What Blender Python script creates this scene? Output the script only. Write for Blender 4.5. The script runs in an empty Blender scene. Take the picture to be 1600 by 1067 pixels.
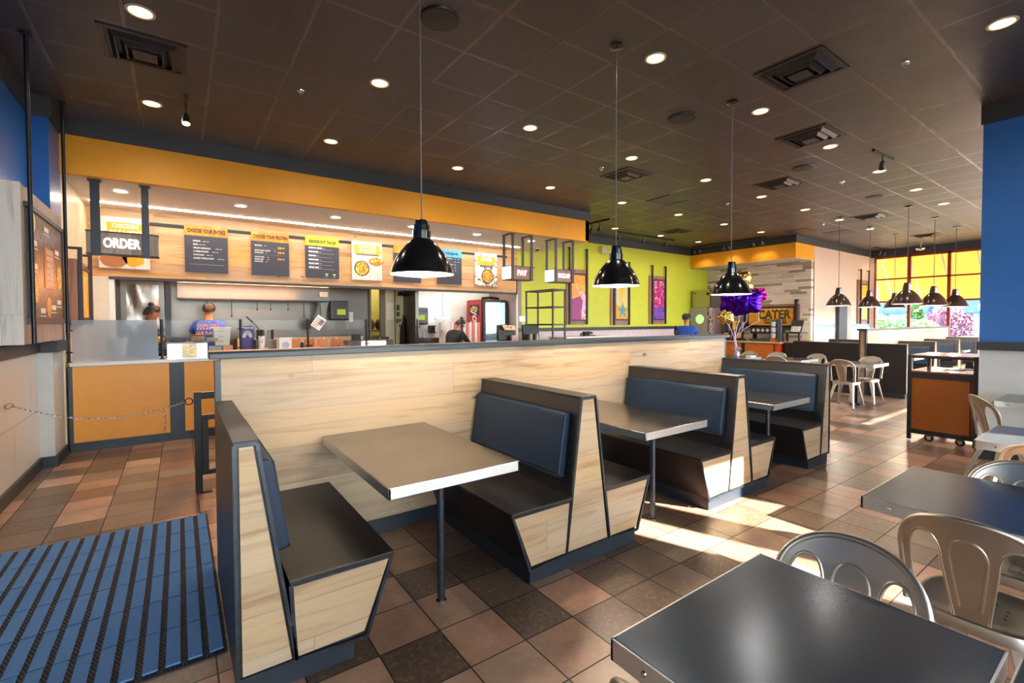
import bpy, bmesh, math, random
from mathutils import Vector, Matrix
random.seed(7)
SC = bpy.context.scene
COL = SC.collection
PI = math.pi

# ------------------------------------------------------------------ mesh kit
class MB:
    """collects shapes and links them as ONE mesh object"""
    def __init__(s):
        s.v = []; s.f = []; s.m = []; s.s = []
    def add(s, vs, fs, m=0, sm=False):
        b = len(s.v)
        s.v += [tuple(v) for v in vs]
        for f in fs:
            s.f.append(tuple(b + i for i in f)); s.m.append(m); s.s.append(sm)
        return s
    def box(s, x0, x1, y0, y1, z0, z1, m=0):
        v = [(x, y, z) for z in (z0, z1) for y in (y0, y1) for x in (x0, x1)]
        return s.add(v, [(0, 2, 3, 1), (4, 5, 7, 6), (0, 1, 5, 4), (2, 6, 7, 3), (0, 4, 6, 2), (1, 3, 7, 5)], m)
    def prism(s, poly, axis, a, b, m=0, sm=False):
        n = len(poly)
        def p(q, t):
            return {'x': (t, q[0], q[1]), 'y': (q[0], t, q[1]), 'z': (q[0], q[1], t)}[axis]
        vs = [p(q, a) for q in poly] + [p(q, b) for q in poly]
        fs = [tuple(range(n))[::-1], tuple(range(n, 2 * n))]
        fs += [(i, (i + 1) % n, n + (i + 1) % n, n + i) for i in range(n)]
        return s.add(vs, fs, m, sm)
    def loft(s, rings, m=0, sm=True, caps=True, closed=False):
        n = len(rings[0]); vs = [p for r in rings for p in r]; fs = []
        k = len(rings)
        for i in range(k if closed else k - 1):
            for j in range(n):
                a = i * n + j; b = i * n + (j + 1) % n
                c = ((i + 1) % k) * n + (j + 1) % n; d = ((i + 1) % k) * n + j
                fs.append((a, b, c, d))
        if caps and not closed:
            fs += [tuple(range(n))[::-1], tuple(range((k - 1) * n, k * n))]
        return s.add(vs, fs, m, sm)
    def tube(s, pts, r, n=8, m=0, closed=False):
        P = [Vector(p) for p in pts]; k = len(P); rings = []; up = None
        for i in range(k):
            if closed: t = P[(i + 1) % k] - P[i - 1]
            else: t = P[min(i + 1, k - 1)] - P[max(i - 1, 0)]
            t.normalize()
            if up is None:
                up = Vector((0, 0, 1)) if abs(t.z) < .9 else Vector((1, 0, 0))
            a = t.cross(up)
            if a.length < 1e-4: a = t.orthogonal()
            a.normalize(); b = a.cross(t).normalized(); up = b
            rr = r[i] if isinstance(r, (list, tuple)) else r
            rings.append([P[i] + (a * math.cos(2 * PI * j / n) + b * math.sin(2 * PI * j / n)) * rr for j in range(n)])
        return s.loft(rings, m, True, True, closed)
    def bar(s, p, q, w, h, m=0):
        """rectangular bar from p to q, w sideways, h along the other normal"""
        p = Vector(p); q = Vector(q); t = (q - p).normalized()
        up = Vector((0, 0, 1)) if abs(t.z) < .9 else Vector((0, 1, 0))
        a = t.cross(up).normalized() * w / 2; b = a.cross(t).normalized() * h / 2
        return s.loft([[c + a + b, c - a + b, c - a - b, c + a - b] for c in (p, q)], m, False)
    def lathe(s, prof, c, n=32, m=0, axis='z', caps=False):
        rings = []
        for r, h in prof:
            ring = []
            for j in range(n):
                a = 2 * PI * j / n; x = r * math.cos(a); y = r * math.sin(a)
                ring.append({'z': (c[0] + x, c[1] + y, c[2] + h), 'x': (c[0] + h, c[1] + x, c[2] + y), 'y': (c[0] + x, c[1] + h, c[2] + y)}[axis])
            rings.append(ring)
        return s.loft(rings, m, True, caps)
    def disc(s, c, r, axis='z', n=32, m=0, ry=None):
        ry = ry or r; vs = []
        for j in range(n):
            a = 2 * PI * j / n; x = r * math.cos(a); y = ry * math.sin(a)
            vs.append({'z': (c[0] + x, c[1] + y, c[2]), 'x': (c[0], c[1] + x, c[2] + y), 'y': (c[0] + x, c[1], c[2] + y)}[axis])
        return s.add(vs, [tuple(range(n))], m)
    def ball(s, c, r, nu=16, nv=10, m=0):
        if not isinstance(r, (tuple, list)): r = (r, r, r)
        rings = []
        for i in range(nv + 1):
            t = PI * i / nv; z = -math.cos(t); q = max(math.sin(t), 1e-3)
            rings.append([(c[0] + r[0] * q * math.cos(2 * PI * j / nu), c[1] + r[1] * q * math.sin(2 * PI * j / nu), c[2] + r[2] * z) for j in range(nu)])
        return s.loft(rings, m, True, True)
    def sheet(s, rows, m=0, sm=True):
        n = len(rows[0]); vs = [p for r in rows for p in r]
        fs = [(i * n + j, i * n + j + 1, (i + 1) * n + j + 1, (i + 1) * n + j) for i in range(len(rows) - 1) for j in range(n - 1)]
        return s.add(vs, fs, m, sm)
    def text(s, body, size, place, m=0, bold=.0, sx=1.0, shear=0.0, align='CENTER', depth=0.0):
        """place maps flat (x, y, d) to a point"""
        cu = bpy.data.curves.new('lettering', 'FONT')
        cu.body = body; cu.size = size; cu.align_x = align; cu.align_y = 'CENTER'; cu.shear = shear
        cu.offset = bold * size; cu.extrude = depth; cu.resolution_u = 3
        o = bpy.data.objects.new('lettering', cu); COL.objects.link(o)
        dg = bpy.context.evaluated_depsgraph_get(); dg.update()
        me = o.evaluated_get(dg).to_mesh()
        s.add([place(v.co.x * sx, v.co.y, v.co.z) for v in me.vertices], [tuple(p.vertices) for p in me.polygons], m)
        o.evaluated_get(dg).to_mesh_clear()
        bpy.data.objects.remove(o); bpy.data.curves.remove(cu)
        return s
    def build(s, name, mats, parent=None, bevel=0, seg=2, fix=True, smooth=None, weld=False):
        me = bpy.data.meshes.new(name)
        off = org(parent)
        me.from_pydata([Vector(v) - off for v in s.v], [], s.f)
        if not isinstance(mats, (list, tuple)): mats = [mats]
        for mt in mats: me.materials.append(mt)
        me.polygons.foreach_set('material_index', s.m)
        me.polygons.foreach_set('use_smooth', s.s)
        if fix:
            bm = bmesh.new(); bm.from_mesh(me)
            if weld: bmesh.ops.remove_doubles(bm, verts=bm.verts, dist=1e-4)
            bmesh.ops.recalc_face_normals(bm, faces=bm.faces); bm.to_mesh(me); bm.free()
        if any(s.s): me.set_sharp_from_angle(angle=math.radians(smooth or 42))
        me.update()
        o = bpy.data.objects.new(name, me); COL.objects.link(o)
        if parent: o.parent = parent
        if bevel:
            b = o.modifiers.new('edge', 'BEVEL'); b.width = bevel; b.segments = seg; b.limit_method = 'ANGLE'
            b.angle_limit = math.radians(40)
        return o

def org(o):
    v = Vector((0, 0, 0))
    while o:
        v += o.location; o = o.parent
    return v
def tag(o, label, cat, group=None, kind=None):
    o['label'] = label; o['category'] = cat
    if group: o['group'] = group
    if kind: o['kind'] = kind
    return o
def thing(name, label, cat, loc=(0, 0, 0), group=None):
    o = bpy.data.objects.new(name, None); COL.objects.link(o); o.location = loc
    o.empty_display_size = .1
    return tag(o, label, cat, group)
def struct(o):
    o['kind'] = 'structure'; return o
def dup(root, loc, rot=0, label=None, scale=1, group=None):
    def rec(o, par):
        c = o.copy(); COL.objects.link(c)
        if par is not None: c.parent = par
        for ch in list(o.children): rec(ch, c)
        return c
    r = rec(root, None); r.location = loc; r.rotation_euler = (0, 0, rot); r.scale = (scale,) * 3
    if label: r['label'] = label
    if group: r['group'] = group
    return r

# ------------------------------------------------------------------ materials
def lin(h):
    h = h.lstrip('#'); out = []
    for i in (0, 2, 4):
        c = int(h[i:i + 2], 16) / 255
        out.append(c / 12.92 if c <= .04045 else ((c + .055) / 1.055) ** 2.4)
    return (*out, 1)
class NT:
    def __init__(s, name):
        s.mat = bpy.data.materials.new(name); s.mat.use_nodes = True
        s.t = s.mat.node_tree; s.b = s.t.nodes['Principled BSDF']; s.out = s.t.nodes['Material Output']
    def n(s, kind, **kw):
        o = s.t.nodes.new(kind)
        for k, v in kw.items(): setattr(o, k, v)
        return o
    def l(s, a, b): s.t.links.new(a, b)
    def val(s, sock, v):
        if hasattr(v, 'is_output'): s.l(v, sock)
        else: sock.default_value = v
    def math(s, op, a, b=None, c=None):
        o = s.n('ShaderNodeMath', operation=op); s.val(o.inputs[0], a)
        if b is not None: s.val(o.inputs[1], b)
        if c is not None: s.val(o.inputs[2], c)
        return o.outputs[0]
    def pos(s):
        g = s.n('ShaderNodeNewGeometry'); x = s.n('ShaderNodeSeparateXYZ'); s.l(g.outputs['Position'], x.inputs[0])
        return x.outputs[0], x.outputs[1], x.outputs[2]
    def obj(s):
        g = s.n('ShaderNodeTexCoord'); x = s.n('ShaderNodeSeparateXYZ'); s.l(g.outputs['Object'], x.inputs[0])
        return x.outputs[0], x.outputs[1], x.outputs[2]
    def vec(s, x, y, z):
        o = s.n('ShaderNodeCombineXYZ')
        for i, v in enumerate((x, y, z)): s.val(o.inputs[i], v)
        return o.outputs[0]
    def noise(s, v, scale=5, detail=3, rough=.5, dist=0.0):
        o = s.n('ShaderNodeTexNoise'); s.l(v, o.inputs['Vector'])
        o.inputs['Scale'].default_value = scale; o.inputs['Detail'].default_value = detail
        o.inputs['Roughness'].default_value = rough; o.inputs['Distortion'].default_value = dist
        return o.outputs['Fac']
    def white(s, v):
        o = s.n('ShaderNodeTexWhiteNoise', noise_dimensions='3D'); s.l(v, o.inputs['Vector']); return o.outputs['Value']
    def ramp(s, f, stops, const=False):
        o = s.n('ShaderNodeValToRGB'); s.val(o.inputs[0], f); e = o.color_ramp.elements
        if const: o.color_ramp.interpolation = 'CONSTANT'
        while len(e) < len(stops): e.new(.5)
        for i, (p, c) in enumerate(stops):
            e[i].position = p; e[i].color = lin(c) if isinstance(c, str) else c
        return o.outputs[0]
    def mix(s, f, a, b, mode='MIX'):
        o = s.n('ShaderNodeMix', data_type='RGBA', blend_type=mode)
        s.val(o.inputs[0], f)
        for i, v in ((6, a), (7, b)):
            if isinstance(v, str): v = lin(v)
            s.val(o.inputs[i], v)
        return o.outputs[2]
    def bump(s, h, strength=.3, dist=.01):
        o = s.n('ShaderNodeBump'); s.l(h, o.inputs['Height']); o.inputs['Strength'].default_value = strength
        o.inputs['Distance'].default_value = dist; s.l(o.outputs[0], s.b.inputs['Normal'])
    def set(s, color=None, rough=None, metal=None, spec=None, coat=None):
        for k, v in (('Base Color', color), ('Roughness', rough), ('Metallic', metal), ('Specular IOR Level', spec), ('Coat Weight', coat)):
            if v is None: continue
            if isinstance(v, str): v = lin(v)
            s.val(s.b.inputs[k], v)
        return s

def plain(name, color, rough=.5, metal=0, spec=.5, var=.06, scale=7, bump=0, coat=0, bscale=60):
    """paint or plastic with a little uneven tone"""
    t = NT(name); x, y, z = t.pos(); v = t.vec(x, y, z)
    n = t.noise(v, scale, 3)
    c = lin(color)
    d = tuple(max(0, k * (1 - var)) for k in c[:3]) + (1,); u = tuple(min(1, k * (1 + var)) for k in c[:3]) + (1,)
    t.set(t.ramp(n, [(.3, d), (.7, u)]), t.math('MULTIPLY_ADD', n, .05, rough - .025), metal, spec, coat)
    if bump: t.bump(t.noise(v, bscale, 2), bump, .003)
    return t.mat
def emit(name, color, strength, base='#ffffff'):
    t = NT(name); t.set(base, .4)
    x, y, z = t.pos(); n = t.noise(t.vec(x, y, z), 3, 1)
    t.l(t.mix(n, lin(color), lin(color)), t.b.inputs['Emission Color'])
    t.b.inputs['Emission Strength'].default_value = strength
    return t.mat
def wood(name, c_light, c_dark, ph=.2, pl=1.4, axis='xz', grain=1.0, knots=.5, tint=.12, rough=.42, streak='#8a5a34'):
    """planked wood; grain runs along the first axis"""
    t = NT(name); x, y, z = t.pos()
    along = t.math('ADD', x, t.math('MULTIPLY', y, .93)) if axis == 'xz' else z
    across = z if axis == 'xz' else t.math('ADD', x, y)
    row = t.math('FLOOR', t.math('DIVIDE', across, ph))
    rn = t.white(t.vec(row, 3.3, 1.7))
    sh = t.math('ADD', along, t.math('MULTIPLY', rn, 7.3))
    col = t.math('FLOOR', t.math('DIVIDE', sh, pl))
    pid = t.white(t.vec(row, col, 9.1)); pid2 = t.white(t.vec(col, row, 2.2))
    gv = t.vec(t.math('MULTIPLY', along, .9), t.math('MULTIPLY_ADD', across, 15.0, t.math('MULTIPLY', pid, 40.0)), t.math('MULTIPLY', pid, 17.0))
    g1 = t.noise(gv, 1.0, 4, .62, .9)
    gv2 = t.vec(t.math('MULTIPLY', along, 3.2), t.math('MULTIPLY', across, 130.0), pid)
    g2 = t.noise(gv2, 1.0, 2, .5)
    base = t.mix(t.math('MULTIPLY', g1, 1.0), c_dark, c_light)
    base = t.ramp(g1, [(.22, c_dark), (.5, c_light), (.8, c_light)])
    fine = t.mix(t.math('MULTIPLY', t.math('SUBTRACT', g2, .42), .55 * grain), base, c_dark)
    # darker heartwood streaks in some planks
    sv = t.vec(t.math('MULTIPLY', along, .9), t.math('MULTIPLY_ADD', across, 8.0, t.math('MULTIPLY', pid2, 30.0)), pid2)
    st = t.noise(sv, 1.0, 3, .55, .5)
    sm = t.math('MULTIPLY', t.math('MINIMUM', t.math('MAXIMUM', t.math('MULTIPLY', t.math('SUBTRACT', st, .60), 7.0), 0.0), 1.0), .62 * grain)
    fine = t.mix(sm, fine, streak)
    # knots
    vo = t.n('ShaderNodeTexVoronoi', feature='F1'); vo.inputs['Scale'].default_value = 1
    t.l(t.vec(t.math('MULTIPLY', along, 2.3), t.math('MULTIPLY', across, 5.2), 0.3), vo.inputs['Vector'])
    kn = t.math('MAXIMUM', t.math('SUBTRACT', 1.0, t.math('MULTIPLY', t.math('ADD', vo.outputs['Distance'], t.math('MULTIPLY', t.math('SUBTRACT', g1, .5), .12)), 9.0)), 0.0)
    kon = t.math('GREATER_THAN', t.white(vo.outputs['Position']), 1 - knots)
    fine = t.mix(t.math('MULTIPLY', t.math('MINIMUM', t.math('MULTIPLY', kn, 1.6), 1.0), t.math('MULTIPLY', kon, .85)), fine, '#3a2318')
    hsv = t.n('ShaderNodeHueSaturation'); t.l(fine, hsv.inputs['Color'])
    t.l(t.math('MULTIPLY_ADD', pid, tint * 2, 1 - tint), hsv.inputs['Value'])
    t.l(t.math('MULTIPLY_ADD', pid2, .3, .85), hsv.inputs['Saturation'])
    c = hsv.outputs[0]
    fr = t.math('FRACT', t.math('DIVIDE', across, ph)); fx = t.math('FRACT', t.math('DIVIDE', sh, pl))
    e = t.math('MAXIMUM', t.math('LESS_THAN', fr, .006 / ph * .4), t.math('LESS_THAN', fx, .003 / pl))
    c = t.mix(t.math('MULTIPLY', e, .45), c, '#4a3120')
    t.set(c, t.math('MULTIPLY_ADD', g1, .15, rough - .07), 0, .4)
    t.bump(g2, .06, .002)
    return t.mat
def metal(name, color, rough=.25, axis='x', brush=.12, metallic=1.0, fine=220, spots=0):
    t = NT(name); x, y, z = t.pos()
    v = {'x': t.vec(t.math('MULTIPLY', x, 4.0), t.math('MULTIPLY', y, fine), t.math('MULTIPLY', z, fine)),
         'z': t.vec(t.math('MULTIPLY', x, fine), t.math('MULTIPLY', y, fine), t.math('MULTIPLY', z, 4.0)),
         '': t.vec(t.math('MULTIPLY', x, 9.0), t.math('MULTIPLY', y, 9.0), t.math('MULTIPLY', z, 9.0))}[axis]
    n = t.noise(v, 1, 2); n2 = t.noise(t.vec(x, y, z), 6, 3)
    c = lin(color); d = tuple(k * .95 for k in c[:3]) + (1,)
    t.set(t.ramp(n2, [(.3, d), (.7, c)]), t.math('MULTIPLY_ADD', n, brush, t.math('MULTIPLY_ADD', n2, .015, rough - brush / 2)), metallic)
    return t.mat

M = {}
# floor: one foot square glazed tiles of mixed browns with dark grout
def floor_mat():
    t = NT('floor_tile'); x, y, z = t.pos()
    u = t.math('DIVIDE', t.math('SUBTRACT', x, 1.027), .305); v = t.math('DIVIDE', t.math('SUBTRACT', y, 2.075), .305)
    iu = t.math('FLOOR', u); iv = t.math('FLOOR', v)
    r = t.white(t.vec(iu, iv, .5)); r2 = t.white(t.vec(iv, iu, 4.5))
    base = t.ramp(r, [(0, '#5e4a3e'), (.16, '#7c6553'), (.3, '#8c604c'), (.44, '#ad8069'), (.54, '#6b5546'), (.68, '#978069'), (.8, '#b08a72'), (.92, '#7e655a')], True)
    pv = t.vec(t.math('ADD', x, t.math('MULTIPLY', r, 31.0)), t.math('ADD', y, t.math('MULTIPLY', r2, 17.0)), 0.0)
    n1 = t.noise(pv, 5, 5, .6, .4); n2 = t.noise(pv, 34, 4, .65)
    c = t.mix(t.math('MULTIPLY', t.math('SUBTRACT', n1, .3), .95), base, '#54412f')
    c = t.mix(t.math('MULTIPLY', t.math('MAXIMUM', t.math('SUBTRACT', n2, .5), 0.0), 1.5), c, '#c09a7c')
    hs = t.n('ShaderNodeHueSaturation'); t.l(c, hs.inputs['Color']); t.l(t.math('MULTIPLY_ADD', r2, .44, 1.0), hs.inputs['Value'])
    hs.inputs['Saturation'].default_value = .98
    c = hs.outputs[0]
    fu = t.math('FRACT', u); fv = t.math('FRACT', v); g = .011
    def edge(f): return t.math('MAXIMUM', t.math('LESS_THAN', f, g), t.math('GREATER_THAN', f, 1 - g))
    e = t.math('MAXIMUM', edge(fu), edge(fv))
    c = t.mix(e, c, '#241d1a')
    t.set(c, t.math('MULTIPLY_ADD', e, .3, t.math('MULTIPLY_ADD', n2, .22, .21)), 0, .5)
    h = t.math('SUBTRACT', t.math('MULTIPLY_ADD', n1, .25, t.math('MULTIPLY', n2, .1)), e)
    t.bump(h, .16, .004)
    return t.mat
def ceiling_mat():
    t = NT('ceiling_tile'); x, y, z = t.pos()
    u = t.math('FRACT', t.math('DIVIDE', t.math('SUBTRACT', x, 2.70), .603)); v = t.math('FRACT', t.math('DIVIDE', t.math('SUBTRACT', y, 2.42), .622))
    g = .021
    def edge(f): return t.math('MAXIMUM', t.math('LESS_THAN', f, g), t.math('GREATER_THAN', f, 1 - g))
    e = t.math('MAXIMUM', edge(u), edge(v))
    iu = t.math('FLOOR', t.math('DIVIDE', t.math('SUBTRACT', x, 2.70), .603)); iv = t.math('FLOOR', t.math('DIVIDE', t.math('SUBTRACT', y, 2.42), .622))
    r = t.white(t.vec(iu, iv, .2))
    n = t.noise(t.vec(x, y, z), 170, 2, .7)
    c = t.mix(n, '#353333', '#524f4e')
    hs = t.n('ShaderNodeHueSaturation'); t.l(c, hs.inputs['Color']); t.l(t.math('MULTIPLY_ADD', r, .3, .85), hs.inputs['Value'])
    c = t.mix(e, hs.outputs[0], '#655b51')
    t.set(c, t.math('MULTIPLY_ADD', e, -.16, t.math('MULTIPLY_ADD', r, .08, .40)), 0, .6)
    t.bump(t.math('MULTIPLY', n, t.math('SUBTRACT', 1.0, e)), .25, .003)
    return t.mat
def strip_stone():
    t = NT('strip_stone'); x, y, z = t.pos()
    row = t.math('FLOOR', t.math('DIVIDE', z, .072)); rn = t.white(t.vec(row, .5, .1))
    sh = t.math('ADD', y, t.math('MULTIPLY', rn, 3.7)); col = t.math('FLOOR', t.math('DIVIDE', sh, .46))
    r = t.white(t.vec(row, col, 3.0))
    c = t.ramp(r, [(0, '#f0e0d0'), (.3, '#e4d2c0'), (.5, '#f4e8da'), (.76, '#a68f7a'), (.9, '#b5a08c')], True)
    n = t.noise(t.vec(x, y, z), 30, 4); c = t.mix(t.math('MULTIPLY', t.math('SUBTRACT', n, .35), .35), c, '#7d6a5a')
    e = t.math('MAXIMUM', t.math('LESS_THAN', t.math('FRACT', t.math('DIVIDE', z, .072)), .06), t.math('LESS_THAN', t.math('FRACT', t.math('DIVIDE', sh, .46)), .012))
    c = t.mix(e, c, '#a89684'); t.set(c, .6); t.bump(t.math('SUBTRACT', t.math('MULTIPLY', r, .6), e), .4, .008)
    return t.mat
def grid_tile(name, ca, cb, w, h, axis='x', rough=.25):
    t = NT(name); x, y, z = t.pos(); a = x if axis == 'x' else y
    row = t.math('FLOOR', t.math('DIVIDE', z, h))
    sh = t.math('ADD', a, t.math('MULTIPLY', t.math('MODULO', row, 2.0), w / 2)); col = t.math('FLOOR', t.math('DIVIDE', sh, w))
    r = t.white(t.vec(row, col, .4)); c = t.mix(r, ca, cb)
    e = t.math('MAXIMUM', t.math('LESS_THAN', t.math('FRACT', t.math('DIVIDE', z, h)), .03), t.math('LESS_THAN', t.math('FRACT', t.math('DIVIDE', sh, w)), .014))
    t.set(t.mix(t.math('MULTIPLY', e, .5), c, '#9c948a'), rough, 0, .5); t.bump(t.math('SUBTRACT', 1.0, e), .12, .003)
    return t.mat
def glassy(name, tint='#ffffff', clear=.93, rough=.03):
    t = NT(name); tr = t.n('ShaderNodeBsdfTransparent'); gl = t.n('ShaderNodeBsdfGlossy'); mx = t.n('ShaderNodeMixShader')
    x, y, z = t.pos(); n = t.noise(t.vec(x, y, z), 2, 1)
    tr.inputs[0].default_value = lin(tint); t.val(gl.inputs['Roughness'], t.math('MULTIPLY_ADD', n, .01, rough))
    mx.inputs[0].default_value = 1 - clear
    t.l(tr.outputs[0], mx.inputs[1]); t.l(gl.outputs[0], mx.inputs[2]); t.l(mx.outputs[0], t.out.inputs[0])
    return t.mat
def frosted():
    t = NT('frosted_glass'); rf = t.n('ShaderNodeBsdfRefraction'); mx = t.n('ShaderNodeMixShader')
    x, y, z = t.pos(); n = t.noise(t.vec(x, y, z), 3, 2)
    rf.inputs['IOR'].default_value = 1.02; rf.inputs['Roughness'].default_value = .42
    t.l(t.mix(n, '#e8eef4', '#f2f5f8'), rf.inputs['Color']); t.set(t.mix(n, '#c2cad4', '#d3dae2'), .4)
    mx.inputs[0].default_value = .42; t.l(rf.outputs[0], mx.inputs[1]); t.l(t.b.outputs[0], mx.inputs[2]); t.l(mx.outputs[0], t.out.inputs[0])
    return t.mat
def fabric_glow(name, col, fac=.5):
    t = NT(name); tr = t.n('ShaderNodeBsdfTranslucent'); mx = t.n('ShaderNodeMixShader')
    x, y, z = t.pos(); n = t.noise(t.vec(x, y, z), 40, 2); c = t.mix(n, col, col)
    t.l(c, tr.inputs[0]); t.set(c, .8); mx.inputs[0].default_value = fac
    t.l(t.b.outputs[0], mx.inputs[1]); t.l(tr.outputs[0], mx.inputs[2]); t.l(mx.outputs[0], t.out.inputs[0])
    return t.mat
def splash(name, cols, scale=6, seed=0.0, hard=False, detail=2):
    """printed picture of irregular colour patches"""
    t = NT(name); x, y, z = t.pos(); v = t.vec(t.math('ADD', x, seed), t.math('ADD', y, seed), z)
    n = t.noise(v, scale, detail, .55, 1.2); k = len(cols)
    t.set(t.ramp(t.math('MULTIPLY_ADD', n, 2.2, -.6), [(i / k, c) for i, c in enumerate(cols)], hard), .35)
    return t.mat
def speckle(name, cols, scale=60):
    t = NT(name); x, y, z = t.pos(); vo = t.n('ShaderNodeTexVoronoi'); vo.inputs['Scale'].default_value = scale
    t.l(t.vec(x, y, z), vo.inputs['Vector']); r = t.white(vo.outputs['Position']); k = len(cols)
    t.set(t.ramp(r, [(i / k, c) for i, c in enumerate(cols)], True), .45); return t.mat
def mat_chain():
    t = NT('mat_link'); x, y, z = t.pos()
    w = t.math('MULTIPLY', t.math('SINE', t.math('MULTIPLY', x, 420.0)), t.math('SINE', t.math('MULTIPLY', y, 200.0)))
    t.set(t.mix(t.math('MULTIPLY_ADD', w, .5, .5), '#08090c', '#2b3038'), .5); t.bump(w, .8, .006); return t.mat
def carpet(name, a, b):
    t = NT(name); x, y, z = t.pos(); n = t.noise(t.vec(t.math('MULTIPLY', x, 330.0), t.math('MULTIPLY', y, 70.0), 0.0), 1, 3, .7)
    n2 = t.noise(t.vec(x, y, z), 3.5, 3)
    c = t.mix(n, a, b); t.set(t.mix(t.math('MULTIPLY', n2, .25), c, '#8ea9c6'), .9, 0, .2); t.bump(n, .7, .004); return t.mat

M['floor'] = floor_mat(); M['ceil'] = ceiling_mat(); M['stone'] = strip_stone()
M['wood'] = wood('pale_hickory', '#bca184', '#8f6e51', .24, 2.1, 'xz', 1.0, .6, .10, .42, '#74492c')
M['woodend'] = wood('pale_hickory_end', '#bda180', '#927151', .17, 1.9, 'xz', .9, .2, .07)
M['woodmenu'] = wood('honey_hickory', '#d3a372', '#a06c3f', .155, 1.5, 'xz', 1.1, .6, .15)
M['woodgrey'] = wood('weathered_board', '#a8988c', '#6d5d54', .11, 3, 'zx', 1.0, .2, .14, .55, '#5a4740')
M['woodred'] = wood('reddish_board', '#a87c6a', '#6f4a40', .06, 3, 'zx', 1.0, .1, .14, .5, '#4a2f28')
M['woodpale'] = wood('bleached_edge', '#d9cfc2', '#a89a8c', .3, 3, 'zx', 1.0, .3, .05)
M['lam'] = plain('black_laminate', '#201e1e', .36, var=.12, scale=3)
M['slate'] = plain('slate_paint', '#272e38', .38, var=.1)
M['char'] = plain('charcoal_trim', '#34373c', .5)
M['brown'] = plain('dark_brown_trim', '#33272a', .45)
M['edge'] = plain('blackened_steel_edge', '#3c434b', .3, .6, var=.25, scale=30)
M['black'] = plain('black_metal', '#17191d', .38, .3)
M['blackp'] = plain('black_plastic', '#141416', .42)
M['vinyl'] = plain('navy_vinyl', '#14263a', .45, spec=.35, var=.05, scale=5, bump=.05, bscale=240)
M['piping'] = plain('navy_piping', '#182a40', .4)
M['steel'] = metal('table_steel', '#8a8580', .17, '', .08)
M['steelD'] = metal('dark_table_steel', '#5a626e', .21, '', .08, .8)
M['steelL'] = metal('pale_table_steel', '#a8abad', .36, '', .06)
M['steelE'] = metal('brushed_edge', '#e2e4e6', .36, '', .05)
M['steelK'] = metal('kitchen_steel', '#625d57', .3, 'z', .05)
M['chair'] = metal('gunmetal_chair', '#bdb5a8', .36, '', .06)
M['chrome'] = metal('chrome', '#d8dadd', .12, '', .04)
M['blue'] = plain('blue_gloss_paint', '#2866b4', .33, var=.04)
M['bluew'] = plain('blue_wall_paint', '#2f6db8', .45, var=.04)
M['orange'] = plain('orange_paint', '#f7a91f', .5, var=.03)
M['orangeC'] = plain('counter_orange_laminate', '#e89d36', .36, var=.03)
M['orangeD'] = plain('deep_orange_laminate', '#c86a12', .35)
M['green'] = plain('lime_paint', '#cdd23a', .5, var=.03)
M['pink'] = plain('cream_paint', '#dcc3ae', .6, var=.03)
M['white'] = plain('white_paint', '#dedad4', .6, var=.03)
M['whiteg'] = plain('white_gloss', '#e8e8e6', .3, var=.03)
M['wains'] = grid_tile('wainscot_panel', '#d3c9c0', '#dcd4cd', 1.2, .6, 'y', .3)
M['wainsR'] = plain('ribbed_silver_wainscot', '#c6c9c9', .3, var=.05, scale=4)
M['beige'] = plain('beige_wall', '#dbc7a4', .5)
M['ktile'] = grid_tile('kitchen_tile', '#dcd6cd', '#e6e1da', .15, .075, 'x', .18)
M['counterW'] = plain('white_quartz', '#dcdcdc', .25, var=.06, scale=90)
M['glass'] = glassy('clear_glass', '#ffffff', .996); M['pane'] = glassy('window_glass', '#fdfffe', .95); M['frost'] = frosted()
M['lamp'] = plain('black_enamel', '#0d0e10', .17, .0, .6, coat=.6)
M['lampR'] = plain('oxblood_enamel', '#38201b', .24, .0, .6, coat=.4)
M['lampin'] = plain('white_enamel', '#f4f0e8', .4)
M['bulb'] = emit('bulb_glow', '#fff0d2', 30)
M['dl'] = emit('downlight_glow', '#ffd080', 5); M['dlw'] = emit('cool_downlight_glow', '#fff6e8', 12)
M['led'] = emit('led_strip_glow', '#fff2dc', 14)
M['signglow'] = emit('backlit_white', '#f6fbff', .9)
M['screen'] = emit('fridge_light', '#cfe6ea', .55)
M['red'] = plain('cooler_red', '#b80f1c', .3)
M['skin'] = plain('skin', '#b9805f', .5); M['skin2'] = plain('skin_brown', '#8a5a40', .5)
M['hair'] = plain('dark_hair', '#17110f', .5); M['shirt'] = plain('royal_blue_shirt', '#1d459f', .8, bump=.2)
M['jacket'] = plain('black_jacket', '#18181b', .8, bump=.2); M['trouser'] = plain('dark_trousers', '#1b1d24', .85)
M['matB'] = carpet('blue_mat_pile', '#3d69a4', '#6496cf'); M['matK'] = mat_chain()
M['cream'] = plain('cream_plastic', '#d8d3c0', .4); M['lime'] = plain('lime_sticker', '#b4d21e', .5)
M['purple'] = metal('purple_foil', '#4a18b8', .2, '', .05); M['gold'] = metal('gold_foil', '#d8b25a', .2, '', .05); M['pinkfoil'] = metal('pink_foil', '#d21c84', .2, '', .05)
M['rib'] = plain('white_ribbon', '#dcd6e8', .4)
M['navyb'] = plain('menu_charcoal', '#3a3844', .5); M['hdrO'] = splash('orange_header', ['#f09a18', '#e8951a', '#ea7d1c', '#f0a020'], 5, 1); M['hdrG'] = plain('lime_header', '#cfd41d', .5); M['hdrB'] = splash('sky_header', ['#2f86d0', '#3f9be0', '#4fb8e8', '#3a90d8'], 8, 2)
M['txtW'] = plain('print_white', '#ece9e6', .5); M['txtK'] = plain('print_black', '#2a1c14', .5); M['txtO'] = plain('print_orange', '#e8961e', .5); M['txtB'] = plain('print_blue', '#5a92d8', .5); M['txtG'] = plain('print_grey', '#9a97a0', .5)
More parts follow.
